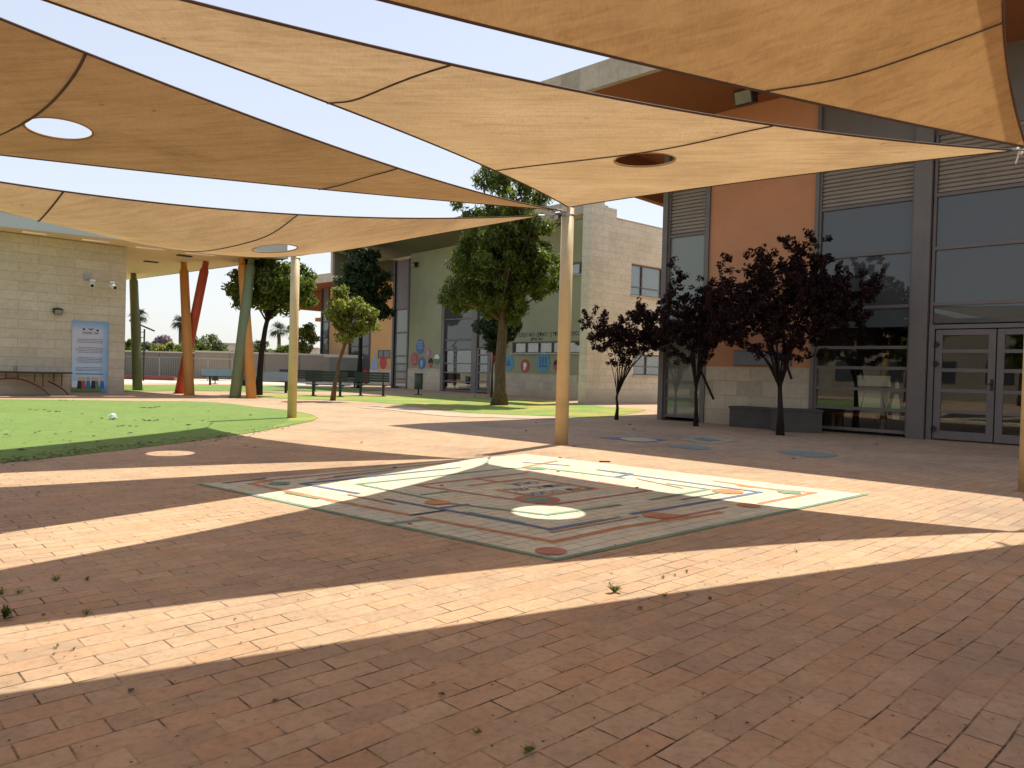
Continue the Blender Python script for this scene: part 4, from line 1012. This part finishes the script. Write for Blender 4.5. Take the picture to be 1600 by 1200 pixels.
# ------------------------------------------------------------------ trees
def leaf_mesh(name, centers, n_each, rr, size, mat, parent, seed=0, aspect=.5, droop=.0, shell=.5):
    r = np.random.default_rng(seed); C_ = np.array([q[:3] for q in centers]); Rd = np.array([q[3] for q in centers])
    wts = Rd**2/(Rd**2).sum(); N = n_each; idx = r.choice(len(C_), N, p=wts)
    d = r.normal(size=(N,3)); d /= np.linalg.norm(d, axis=1)[:,None]
    rad_ = Rd[idx]*(shell+(1-shell)*r.random(N))*(.55+.45*r.random(N)**.5)*1.15
    P_ = C_[idx]+d*rad_[:,None]*np.array([1,1,rr])
    nrm = d*.6+r.normal(size=(N,3))*.6+np.array([0,0,.35]); nrm /= np.linalg.norm(nrm, axis=1)[:,None]
    tv = r.normal(size=(N,3))+np.array([0,0,-droop]); tv -= nrm*(tv*nrm).sum(1)[:,None]; tv /= np.linalg.norm(tv, axis=1)[:,None]
    bv = np.cross(nrm, tv); s = size*(.6+.8*r.random(N))[:,None]
    v0 = P_-tv*s; v1 = P_+bv*s*aspect+nrm*s*.12; v2 = P_+tv*s; v3 = P_-bv*s*aspect+nrm*s*.12
    V = np.stack([v0,v1,v2,v3],1).reshape(-1,3).astype(np.float32)
    me = bpy.data.meshes.new(name); me.vertices.add(4*N); me.vertices.foreach_set('co', V.ravel())
    me.loops.add(4*N); me.loops.foreach_set('vertex_index', np.arange(4*N, dtype=np.int32)); me.polygons.add(N)
    me.polygons.foreach_set('loop_start', np.arange(0,4*N,4, dtype=np.int32)); me.polygons.foreach_set('loop_total', np.full(N,4,dtype=np.int32)); me.update(calc_edges=True)
    me.materials.append(mat); o = bpy.data.objects.new(name, me); COL.objects.link(o); o.parent = parent; return o
def tree(name, label, cat, loc, trunk, masses, nclump, nleaf, size, lmat, bmat, seed, group=None, clump=(.28,.5), r0=.12, nbr=14, droop=.3, aspect=.5, sprays=0, rr=.8):
    """trunk: local points; masses: ellipsoids (x,y,z,rx,ry,rz) that the clumps fill"""
    rng = random.Random(seed); o = thing(name, label, cat, loc, 0, group)
    cl = []; wt = [m_[3]*m_[4]*m_[5] for m_ in masses]
    while len(cl) < nclump:
        m_ = rng.choices(masses, wt)[0]
        d = Vector((rng.gauss(0,1),rng.gauss(0,1),rng.gauss(0,1))).normalized()*(rng.random()**.38)
        cl.append((m_[0]+d.x*m_[3], m_[1]+d.y*m_[4], m_[2]+d.z*m_[5], rng.uniform(*clump)))
    top = Vector(trunk[-1]); br = MB(); nT = len(trunk)
    tr = MB(); tr.tube([trunk[0]]+[(p[0],p[1],p[2]) for p in trunk[1:]], [r0*1.35]+[r0*(1-.45*k/(nT-1)) for k in range(1,nT)], 12)
    tr.build('trunk', MATS[bmat], o, True)
    targets = rng.sample(cl, min(nbr, len(cl)))
    lowt = Vector(trunk[-2]) if nT > 1 else top
    for q in targets:
        e = Vector(q[:3]); k = rng.random()*.8; s = lowt.lerp(top, k) if e.z > top.z*.9 else lowt.lerp(top, k*.5)
        m1 = s.lerp(e, .35)+Vector((0,0,(e-s).length*.12))+Vector((rng.uniform(-.05,.05),rng.uniform(-.05,.05),0)); rb = r0*rng.uniform(.22,.42)
        br.tube([s, m1, s.lerp(e,.7)+Vector((0,0,.03)), e], [rb, rb*.75, rb*.45, rb*.15], 6)
    base_cl = list(cl)
    for k in range(sprays):   # bare-tipped upright shoots with leaves along them
        q = rng.choice(base_cl); e = Vector(q[:3]); tip = e+Vector((rng.uniform(-.25,.25),rng.uniform(-.25,.25),rng.uniform(.15,.42)))
        br.tube([e, tip], [r0*.12, r0*.04], 5)
        for j in range(4): p = e.lerp(tip, .3+.22*j); cl.append((p.x,p.y,p.z,.07))
    br.build('branches', MATS[bmat], o, True)
    leaf_mesh('crown', cl, nleaf, rr, size, MATS[lmat], o, seed, aspect, droop)
    return o
g0 = G(780,633)
tree('broadleaf_tree', 'tall dense green tree with a thick trunk left of the middle pole', 'tree', g0,
  [(0,0,0),(.02,0,.5),(0,0,1.4),(.05,0,2.6),(.0,0,3.6)],
  [(.05,0,4.45,1.85,1.7,1.20),(-1.05,0,3.75,.95,1.0,.72),(1.1,0,4.45,.95,1.0,.80),(0,0,5.8,1.55,1.5,1.0),(.35,0,7.0,1.15,1.1,1.1),(-1.45,.2,6.5,.42,.5,.40),(1.45,0,5.4,.55,.6,.65),(-.35,0,7.7,.55,.6,.5),(-1.5,0,4.8,.5,.6,.7),(0,0,3.35,1.25,1.2,.45)],
  230, 44000, .078, 'leaf_green', 'bark_tan', 11, clump=(.20,.38), r0=.235, nbr=30, droop=1.4, aspect=.36, rr=1.0)
tree('young_tree', 'small round tree directly behind the thick trunk of the tall tree', 'tree', G(768,621), [(0,0,0),(.0,0,1.2),(.05,0,2.2)],
  [(.25,0,2.9,.95,.9,.85)], 30, 5000, .085, 'leaf_dark', 'bark_brown', 12, clump=(.25,.4), r0=.05, nbr=8, droop=1.0, aspect=.4)
tree('young_tree', 'slim leaning sapling with yellow green leaves beside the green benches', 'tree', G(520,626), [(0,0,0),(.06,0,.6),(.18,0,1.3),(.42,0,2.1),(.6,0,2.9)],
  [(.5,0,2.9,.75,.7,.65),(.35,0,3.6,.45,.5,.6),(-.05,0,2.95,.4,.4,.4),(1.0,0,2.75,.45,.45,.35),(.55,0,2.2,.4,.4,.3)], 60, 5200, .085, 'leaf_lime', 'bark_brown', 13, clump=(.16,.28), r0=.075, nbr=14, droop=.8, aspect=.42)
tree('broadleaf_tree', 'dark tree behind the leaning sapling against the green building', 'tree', G(561,606.5), [(0,0,0),(.02,0,2),(.0,0,4.0),(.1,0,5.5)],
  [(.1,0,5.6,1.5,1.4,1.4),(.0,0,6.9,1.1,1.1,1.2),(1.1,0,4.2,.75,.7,.5),(-.9,0,5.0,.7,.7,.6),(.5,0,4.2,1.0,.9,.7)], 90, 13000, .11, 'leaf_dark', 'bark_dark', 14, clump=(.3,.5), r0=.13, nbr=16, droop=.8)
tree('broadleaf_tree', 'spreading tree with an olive crown left of the thin cream pole', 'tree', G(403,617.5), [(0,0,0),(.05,0,.7),(.1,0,1.6),(.22,0,2.5),(.35,0,3.1)],
  [(.6,0,4.1,1.5,1.4,.9),(-.35,0,4.1,.9,.9,.8),(1.35,0,3.8,.75,.8,.6),(.3,0,4.7,1.1,1.0,.5),(.2,0,3.3,1.0,.9,.35)], 90, 13000, .085, 'leaf_green', 'bark_dark', 15, clump=(.24,.42), r0=.13, nbr=18, droop=.7)
tree('young_tree', 'small round topped tree by the far wall right of the thin cream pole', 'tree', (-17.0,60,0), [(0,0,0),(0,0,1.4),(0,0,2.6)],
  [(.1,0,3.6,1.15,1.0,1.1),(.5,0,2.6,.7,.7,.5)], 40, 3600, .12, 'leaf_lime', 'bark_dark', 16, clump=(.3,.45), r0=.07, nbr=8)
# purple plums
def plum(label, px, trunk, masses, n, nl, seed, r0, sp):
    return tree('purple_plum_tree', label, 'tree', G(*px), trunk, masses, n, nl, .030, 'leaf_plum', 'bark_dark', seed, 'purple leaved plum trees', clump=(.05,.115), r0=r0, nbr=18, droop=.2, aspect=.6, sprays=sp)
plum('smallest purple leaved tree, leftmost of the row by the stone building', (963,656), [(0,0,0),(.02,0,.30),(-.01,0,.55),(.03,0,.78)],
  [(.15,0,1.98,.95,.8,.38),(-.60,0,2.20,.38,.4,.30),(-.85,0,2.35,.15,.2,.25),(-.2,0,2.35,.50,.4,.32),(.55,0,2.38,.60,.5,.38),(.1,0,1.55,.5,.4,.22),(.85,0,1.95,.45,.4,.32),(.45,0,2.75,.16,.2,.28),(.9,0,2.55,.25,.3,.3)], 360, 13500, 21, .042, 30)
plum('middle purple leaved tree in front of the narrow glazed bay', (1087,666), [(0,0,0),(.0,0,.4),(-.02,0,.75),(.0,0,1.05)],
  [(.0,0,2.25,.85,.8,.52),(-.55,0,2.65,.48,.4,.50),(-.62,0,3.35,.22,.3,.50),(.4,0,2.75,.55,.5,.55),(.45,0,2.1,.75,.6,.42),(-.1,0,1.6,.55,.5,.25),(-.65,0,2.15,.45,.4,.38),(.1,0,2.9,.4,.4,.5)], 440, 17500, 22, .048, 36)
plum('largest purple leaved tree in front of the terracotta wall and window', (1219,680), [(0,0,0),(-.01,0,.45),(-.03,0,.8),(-.04,0,1.1)],
  [(.0,0,2.45,1.25,1.1,.72),(-.85,0,2.45,.75,.7,.62),(1.0,0,2.75,.85,.8,.52),(1.52,0,3.0,.45,.4,.30),(-.45,0,3.35,.38,.4,.62),(.25,0,3.5,.42,.4,.66),(.55,0,3.15,.65,.6,.5),(-1.1,0,3.2,.26,.3,.55),(.0,0,1.7,.85,.6,.28),(1.0,0,2.25,.65,.6,.36),(-.1,0,2.95,1.0,.8,.55),(-1.2,0,2.1,.45,.5,.38),(.75,0,3.75,.14,.2,.45)], 900, 39000, 23, .066, 90)
plum('purple leaved tree at the right edge beside the glass doors', (1715,705), [(0,0,0),(0,0,.6),(0,0,1.2),(0,0,1.4)],
  [(-.1,0,2.1,.9,.8,.55),(.2,0,2.7,.7,.6,.5),(-.75,0,1.95,.4,.4,.25)], 220, 8000, 24, .05, 16)
# props tied under the plum branches
for lab, px, a, b in (('wooden stake strapped to the middle purple tree, slanting right', (1087,666), (.02,-.05,1.35), (.36,-.1,.62)), ('dark strap ends hanging at the fork of the largest purple tree', (1219,680), (.06,-.05,1.42), (.16,-.08,1.12))):
    o = MB().tube([a,b], .028, 8).build('tree_stake', MATS['bark_dark'], None); o.location = G(*px); tag(o, lab, 'stake')

# far trees and palms beyond the wall
def far_bush(label, x, Y, w_, h, mat, seed, name='garden_tree'):
    X = (x-800)/FPX*Y
    tree(name, label, 'tree', (X,Y,0), [(0,0,0),(.05,0,h*.3),(0,0,h*.55)], [(0,0,h*.66,w_*.5,w_*.45,h*.30),(w_*.2,0,h*.5,w_*.35,w_*.3,h*.25),(-w_*.22,0,h*.52,w_*.33,w_*.3,h*.22)], 46, 3800, .17, mat, 'bark_brown', seed, 'trees beyond the far wall', clump=(.3,.6), r0=.09, nbr=9)
far_bush('pale olive bushy tree beyond the wall right of the first green column', 228, 66, 3.4, 2.9, 'leaf_pale', 31)
far_bush('bright green rounded tree beyond the wall between green and orange columns', 262, 62, 4.0, 2.9, 'leaf_lime', 32)
far_bush('mauve flowering treetop peeping over the bright green rounded tree', 252, 74, 1.5, 4.2, 'leaf_mauve', 33)
far_bush('tall open green tree beyond the wall right of the red column', 318, 64, 3.6, 3.9, 'leaf_pale', 34)
far_bush('dark hedge like tree beyond the wall at the foot of the tall open tree', 305, 60, 3.2, 2.8, 'leaf_green', 35)
far_bush('small pale tree on the skyline left of the leaning green column', 345, 95, 3.6, 3.3, 'leaf_pale', 36)
far_bush('low green tree on the skyline behind the spreading tree trunk', 425, 80, 6.0, 3.6, 'leaf_green', 37)
far_bush('pale green tree on the skyline just left of the thin cream pole', 448, 84, 5.0, 4.2, 'leaf_pale', 38)
far_bush('dark green tree at the corner of the stone wall behind the first green column', 196, 80, 4.0, 3.6, 'leaf_green', 39)
def palm(label, x, Y, h, seed, sc=1.0):
    rng = random.Random(seed); X = (x-800)/FPX*Y; o = thing('palm_tree', label, 'palm', (X,Y,0), 0, 'palms on the skyline')
    MB().tube([(0,0,0),(.1,0,h*.5),(0,0,h)], [.32,.25,.22], 10).build('trunk', MATS['bark_brown'], o, True)
    mb = MB()
    for k in range(44):
        az = rng.uniform(0,6.283); el = rng.uniform(-.75,1.25); ln = rng.uniform(1.1,1.7)*sc
        d = Vector((math.cos(az)*math.cos(el), math.sin(az)*math.cos(el), math.sin(el)))
        side = d.cross(Vector((0,0,1))).normalized(); c0 = Vector((0,0,h))
        for j in range(7):
            aa = (j-3)*.24; e = c0+(d*math.cos(aa)+side*math.sin(aa))*ln*(1-.08*abs(j-3))+Vector((0,0,-.25*ln)); m_ = c0+(d*math.cos(aa)+side*math.sin(aa))*ln*.55
            q = side*.05; b = len(mb.v); mb.v += [tuple(c0+d*.1), tuple(m_+q), tuple(e), tuple(m_-q)]; mb.f.append((b,b+1,b+2,b+3))
    mb.build('crown', MATS['leaf_palm'], o)
palm('fan palm behind the first green column', 215, 95, 7.1, 41, 1.1)
palm('fan palm half hidden behind the orange column', 280, 95, 6.4, 42, 1.05)
palm('fan palm between the spreading tree and the thin cream pole', 434, 100, 6.0, 43, 1.15)
palm('small distant fan palm just right of the spreading tree trunk', 402, 120, 4.6, 44, .9)

# ------------------------------------------------------------------ far wall, fences
fw = thing('boundary_wall', 'long grey concrete boundary wall behind the play area', 'wall', (-40,57,0), 0)
mb = MB()
for k in range(12): mb.box(k*2.6,k*2.6+2.56,0,.2,0,1.9)
mb.build('panels', MATS['conc'], fw); MB().box(0,31.2,-.03,.23,1.9,2.0).build('coping', MATS['conc_light'], fw)
mb = MB()
fw2 = thing('boundary_wall', 'tan concrete wall section with a pale coping right of the pavilion columns', 'wall', (-24,56.3,0), rad(4))
mb = MB()
for k in range(5): mb.box(k*2.6,k*2.6+2.57,0,.2,0,2.0)
mb.build('panels', MATS['conc_warm'], fw2); MB().box(0,13,-.04,.24,2.0,2.12).build('coping', MATS['conc_light'], fw2)
fe = thing('mesh_fence', 'low wire fence with maroon rail in front of the grey wall', 'fence', (-36,49,0), 0)
for k in range(12): MB().tube([(k*1.6,0,0),(k*1.6,0,1.5)], .03, 6).build('post', MATS['steel'], fe)
mb = MB()
for z in (.05,1.48): mb.tube([(0,0,z),(17.6,0,z)], .02, 6)
for k in range(118): mb.tube([(k*.15,0,.05),(k*.15,0,1.48)], .005, 4)
mb.build('wire_mesh', MATS['steel'], fe)
bd_ = thing('flower_bed', 'low maroon edged flower bed in front of the grey wall', 'flower bed', (-30,47.5,0), 0)
MB().box(-4,8.5,-.1,.1,0,.28).build('edging', plain('maroon_edging', (.20,.06,.05), .8), bd_); MB().box(-4,8.5,.1,1.6,0,.12).build('soil', plain('bed_soil', (.25,.12,.08), .95), bd_)
# distant houses
for (x, Y, w_, h, lab) in ((360,150,8,5.2,'small distant white house on the skyline right of the tall open tree'),(470,160,7,5.0,'small distant pale house on the skyline behind the round topped tree')):
    X = (x-800)/FPX*Y; o = thing('distant_house', lab, 'house', (X,Y,0), 0)
    MB().box(-w_/2,w_/2,0,6,0,h).build('walls', MATS['conc_light'], o); MB().box(-w_/2-.3,w_/2+.3,-.3,6.3,h,h+.3).build('roof', MATS['roofing'], o)
    for k in (-1,0,1): MB().box(k*w_*.28-.5,k*w_*.28+.5,-.03,0,h*.45,h*.75).build('window', MATS['alu_dark'], o)

# ------------------------------------------------------------------ benches, bins, small things in the middle distance
def bench(label, px, rz, w_=2.0, s=1.0):
    o = thing('park_bench', label, 'bench', G(*px), rz, 'dark green slatted benches')
    mb = MB()
    for z in (.62,.72,.82,.92): mb.box(-w_/2,w_/2,-.02+.12*(.92-z),.015+.12*(.92-z),z*s-.044,z*s+.044)
    mb.build('backrest', MATS['bench_green'], o)
    mb = MB()
    for k in range(4): mb.box(-w_/2,w_/2,.06+k*.11,.15+k*.11,.43*s,.465*s)
    mb.build('seat', MATS['bench_green'], o)
    for x in (-w_*.32,w_*.32):
        mb = MB(); mb.box(x-.04,x+.04,.05,.13,0,.44*s); mb.box(x-.04,x+.04,.0,.5,.40*s,.43*s-.001); mb.box(x-.04,x+.04,-.12,.36,0,.03); mb.box(x-.03,x+.03,.018,.05,.44*s,.96*s); mb.build('leg', MATS['bench_green'], o)
    return o
bench('dark green bench seen from behind, beside the leaning sapling', (509,619.5), rad(-6), 1.65)
bench('dark green bench seen from behind, right of the sapling trunk', (580,619), rad(-4), 1.45)
bench('dark green bench farther back behind the thin cream pole', (470,611), rad(20), 1.9)
bench('dark green bench standing far back near the apricot building', (545,606), rad(60), 1.8)
def long_table(label, px, w_, rz, top='sky_print'):
    o = thing('play_table', label, 'table', G(*px), rz, 'pale outdoor benches with blue panels')
    MB().box(-w_/2,w_/2,-.02,.03,.50,.86).build('panel', MATS[top], o)
    MB().box(-w_/2,w_/2,-.02,.45,.44,.48).build('seat', MATS['black'], o)
    for x in (-w_*.33,w_*.33): MB().box(x-.04,x+.04,.1,.22,0,.44).build('leg', MATS['black'], o)
long_table('pale blue bench panel between the spreading tree and the thin cream pole', (423,613.5), 1.75, rad(-3))
long_table('pale blue bench panel farther back behind the leaning green column', (350,602), 2.4, rad(3))
def litter_bin(label, px, h, r, mat):
    o = thing('litter_bin', label, 'bin', G(*px), 0)
    MB().tube([(0,0,0),(0,0,h*.3)], .035, 8).build('post', MATS['black'], o)
    mb = MB(); mb.tube([(0,0,h*.27),(0,0,h*.29),(0,0,h)], [r*.9,r,r], 20); mb.build('barrel', MATS[mat], o, True)
    mb = MB(); mb.tube([(0,0,h-.02),(0,0,h+.03)], r*1.05, 20, flat=1); mb.build('rim', MATS[mat], o)
    MB().box(-.16,.16,-.12,.12,0,.03).build('foot', MATS['black'], o)
litter_bin('grey green litter bin on a post in front of the olive green building', (653.5,617), .93, .19, 'bin_green')
litter_bin('small dark green litter bin on a post near the far wall', (336,600), .72, .19, 'bench_green')
def clay_trough(label, px, w_, rz):
    o = thing('clay_trough', label, 'planter', G(*px), rz, 'terracotta troughs along the green building')
    mb = MB(); b = 0; h = .33
    mb.v = [(-w_/2+.05,-.14,0),(w_/2-.05,-.14,0),(w_/2-.05,.14,0),(-w_/2+.05,.14,0),(-w_/2,-.18,h),(w_/2,-.18,h),(w_/2,.18,h),(-w_/2,.18,h)]
    mb.f = [(0,3,2,1),(4,5,6,7),(0,1,5,4),(1,2,6,5),(2,3,7,6),(3,0,4,7)]
    mb.build('trough', MATS['clay_pot'], o)
    MB().box(-w_/2-.02,w_/2+.02,-.2,.2,h+.001,h+.05).build('rim', MATS['clay_pot'], o)
clay_trough('terracotta trough left of the entrance glass of the green building', (676,608.5), .72, rad(-50))
clay_trough('terracotta trough between the two tree trunks by the green building', (768,615.5), .62, rad(-50))
clay_trough('terracotta trough right of the thick tree trunk', (796,616.8), .60, rad(-50))
# handrail ramp near the far building
o = thing('handrail', 'dark sloping handrail at the left end of the apricot building', 'handrail', (-17.4,58,0), 0)
mb = MB(); mb.tube([(-1.4,0,.6),(0,0,.95),(1.6,0,1.5)], .04, 6); mb.build('rail', MATS['maroon'], o)
for x, z in ((-1.4,.6),(0,.95),(1.6,1.5)): MB().tube([(x,0,0),(x,0,z)], .03, 6).build('post', MATS['maroon'], o)
# playground figures behind the leaning column
o = thing('spring_rider', 'small blue and red playground rider behind the leaning green column', 'play equipment', G(381,603), 0)
MB().tube([(0,0,0),(0,0,.3)], .08, 10).build('spring', MATS['black'], o)
mb = MB(); mb.box(-.38,.38,-.12,.12,.3,.62); mb.build('body', MATS['blue'], o, bevel=.05)
mb = MB(); mb.ball((.0,0,1.25), .17, 12); mb.box(-.12,.12,-.1,.1,.62,1.1); mb.build('figure', MATS['red'], o)
o = thing('play_equipment', 'dark climbing ladder beside the corner of the stone wall', 'play equipment', (-22.3,44.5,0), 0)
mb = MB()
for x in (-.3,.3): mb.tube([(x,0,0),(x,0,3.1)], .05, 8)
for k in range(9): mb.tube([(-.3,0,.35+k*.32),(.3,0,.35+k*.32)], .025, 6)
mb.tube([(-.6,0,3.6),(.9,0,3.0)], .05, 8); mb.build('ladder', MATS['black'], o)

# ------------------------------------------------------------------ buildings and trees only the window glass shows
bR = thing('school_wing', 'low pale school wing opposite, seen mirrored in the dark window glass', 'building', (-26,-6,0), rad(-33))
MB().box(-26,22,-.3,0,0,5.4).build('wall', MATS['conc_warm'], bR); MB().box(-26.2,22.2,-.4,.15,5.4,5.75).build('parapet', MATS['conc_light'], bR)
for k in range(-6,6): MB().box(k*3.4,k*3.4+1.6,.001,.05,1.2,2.6).build('window', MATS['alu_dark'], bR)
MB().box(-26,22,-8,-.3,5.3,5.4).build('roof', MATS['roofing'], bR)
for k, (x, y, h, sd) in enumerate(((-20,-1,5.5,51),(-17.5,-6,6.5,52),(-22,4,5.0,53))):
    tree('broadleaf_tree', ['green tree out of view to the left, mirrored in the window glass','taller green tree out of view to the left, mirrored in the glass','bushy green tree out of view beyond the turf, mirrored in the glass'][k], 'tree', (x,y,0), [(0,0,0),(0,0,1.5),(.1,0,2.8)], [(0,0,h*.65,1.5,1.5,h*.3),(.6,0,h*.5,1.1,1,h*.2)], 40, 4000, .13, 'leaf_green', 'bark_brown', sd, clump=(.35,.6), r0=.14, nbr=8)

# ------------------------------------------------------------------ weeds, litter
def weed(label, px, h, n, seed, mat='leaf_green'):
    rng = random.Random(seed); mb = MB(); h = h*.72
    for k in range(n):
        az = rng.uniform(0,6.283); ln = h*rng.uniform(.5,1.1); lean = rng.uniform(.2,1.1)
        d = Vector((math.cos(az)*math.sin(lean), math.sin(az)*math.sin(lean), math.cos(lean))); s_ = d.cross(Vector((0,0,1))).normalized()*ln*.14
        p = d*ln*.5+Vector((rng.uniform(-.008,.008),rng.uniform(-.008,.008),0)); e = d*ln; e.z -= ln*.25*math.sin(lean)
        b = len(mb.v); mb.v += [(0,0,0), tuple(p+s_), tuple(e), tuple(p-s_)]; mb.f.append((b,b+1,b+2,b+3))
        for j in range(2):
            q = d*ln*(.45+.3*j); a2 = rng.uniform(0,6.283); dd = Vector((math.cos(a2),math.sin(a2),.4))*ln*.35; t_ = dd.cross(Vector((0,0,1))).normalized()*ln*.09
            b = len(mb.v); mb.v += [tuple(q), tuple(q+dd*.5+t_), tuple(q+dd), tuple(q+dd*.5-t_)]; mb.f.append((b,b+1,b+2,b+3))
    o = mb.build('weed', MATS[mat], None); o.location = G(*px)+Vector((0,0,.001)); tag(o, label, 'weed', 'weeds between the pavers')
weed('tallest weed in the sunny strip below the maze corner', (959,926), .085, 16, 1)
weed('weed on the shadow edge right of the tallest weed', (1039,933), .04, 9, 2); weed('small weed at the shadow edge under the row of tiny weeds', (1074,931), .025, 6, 3)
weed('dark flat weed just inside the shadow right of the shadow edge weeds', (1110,938), .035, 10, 4)
weed('bright tiny weed above the shadow edge, middle of the row', (1036,904), .035, 8, 5); weed('bright tiny weed at the left of the row in the sun', (1055,900), .022, 7, 6); weed('bright weed at the right end of the row in the sun', (1073,895), .03, 8, 7)
weed('bushy dark weed at the left picture edge', (6,968), .09, 18, 8); weed('weed in shade above the bushy left edge weed', (3,930), .06, 10, 9)
weed('upright weed in shade near the left edge', (28,928), .05, 9, 10); weed('thin weed in the shade left of centre', (88,908), .055, 8, 11); weed('low weed in the shade beside the thin one', (137,908), .035, 9, 12)
weed('lone sunlit weed on the left shadow edge', (134,962), .045, 8, 13); weed('small dark weed in the joint near the bottom middle', (745,1147), .035, 9, 14); weed('green weed at the bottom edge of the view', (826,1176), .045, 12, 15)
weed('grey green weed inside the left shade strip', (68,963), .025, 7, 16); weed('tiny weed in the sunny strip at left', (88,1012), .025, 8, 17); weed('second tiny weed in the sunny strip at left, right of the first', (115,1016), .022, 8, 18)
weed('small weed at far right of the sunny strip', (1245,863), .03, 8, 19)
# dry leaves and twigs scattered about
rng = random.Random(9); mb = MB()
def crumb(mb, x, y, s, z=.004):
    a = rng.uniform(0,6.283); c, s2 = math.cos(a), math.sin(a); b = len(mb.v); k = rng.uniform(.35,.8)
    for (u, v, w_) in ((-1,0,.1),(0,-k,.35),(1,0,.15),(0,k,.5),(0,0,.0)): mb.v.append((x+(u*c-v*s2)*s, y+(u*s2+v*c)*s, z+w_*s*.7))
    mb.f += [(b,b+1,b+4),(b+1,b+2,b+4),(b+2,b+3,b+4),(b+3,b,b+4)]
for k in range(420):
    px = (rng.uniform(0,1600), 640+560*rng.random()**1.6); p = G(*px); crumb(mb, p.x, p.y, rng.uniform(.003,.008)*(1+.35*p.y/6))
for px in ((205,1082),(1000,952),(60,770),(690,1088),(430,1098),(640,820),(690,760),(617,732),(875,716),(940,722),(897,698),(822,674),(742,620),(565,692),(458,697),(385,697),(398,700),(872,738),(995,763),(1280,845),(1370,695),(1590,715),(1240,717),(984,664),(990,671),(838,661)):
    p = G(*px); crumb(mb, p.x, p.y, .011+.0025*p.y, .006)
tag(mb.build('leaf_litter', MATS['leaf_dry'], None), 'dry leaves and crumbs scattered over the paving', 'leaf litter', None, 'stuff')
mb = MB()
for k in range(130):
    px = (rng.uniform(0,470), rng.uniform(632,715)); 
    if px[1] > 722-.16*px[0] : continue
    p = G(*px); crumb(mb, p.x, p.y, rng.uniform(.02,.05)*(.6 if rng.random() < .8 else 1.4), .012)
for k in range(420):
    t_ = rng.random(); x0_ = 455*t_; y0_ = 724-.105*x0_-4*math.sin(t_*3.1) if x0_ < 330 else 690-(x0_-330)*.2
    p = G(x0_+rng.uniform(-4,4), y0_+rng.gauss(-2,3.2)); crumb(mb, p.x, p.y, rng.uniform(.008,.03), .010)
for px in ((5,679),(232,638),(238,636),(245,638),(225,658),(235,657),(100,626),(57,641),(83,644),(206,667),(170,655)):
    p = G(*px)
    for j in range(6): crumb(mb, p.x+rng.uniform(-.2,.2), p.y+rng.uniform(-.12,.12), .04, .012)
tag(mb.build('leaf_litter', MATS['leaf_dry'], None), 'dry leaves and twigs scattered on the green turf', 'leaf litter', None, 'stuff')
o = MB().ball((0,0,.05), .07, 9, .7).build('crumpled_paper', MATS['white'], None); o.location = G(176,656)
me = o.data
for v in me.vertices: v.co += Vector((rng.uniform(-.02,.02),rng.uniform(-.02,.02),rng.uniform(-.015,.015)))
o.location.z = .006+.0; zmin = min(v.co.z for v in me.vertices)
for v in me.vertices: v.co.z -= zmin
tag(o, 'crumpled white paper lying on the green turf', 'litter')
o = MB().box(-.28,.28,-.02,.02,.0,.03).build('wooden_stick', MATS['bark_dark'], None); o.location = G(1010,737)+Vector((-.3,.5,.013)); o.location = G(945,722)+Vector((0,0,.002)); o.scale = (.25,.5,.4)
tag(o, 'short dark stick on the bright edge of the maze', 'stick')
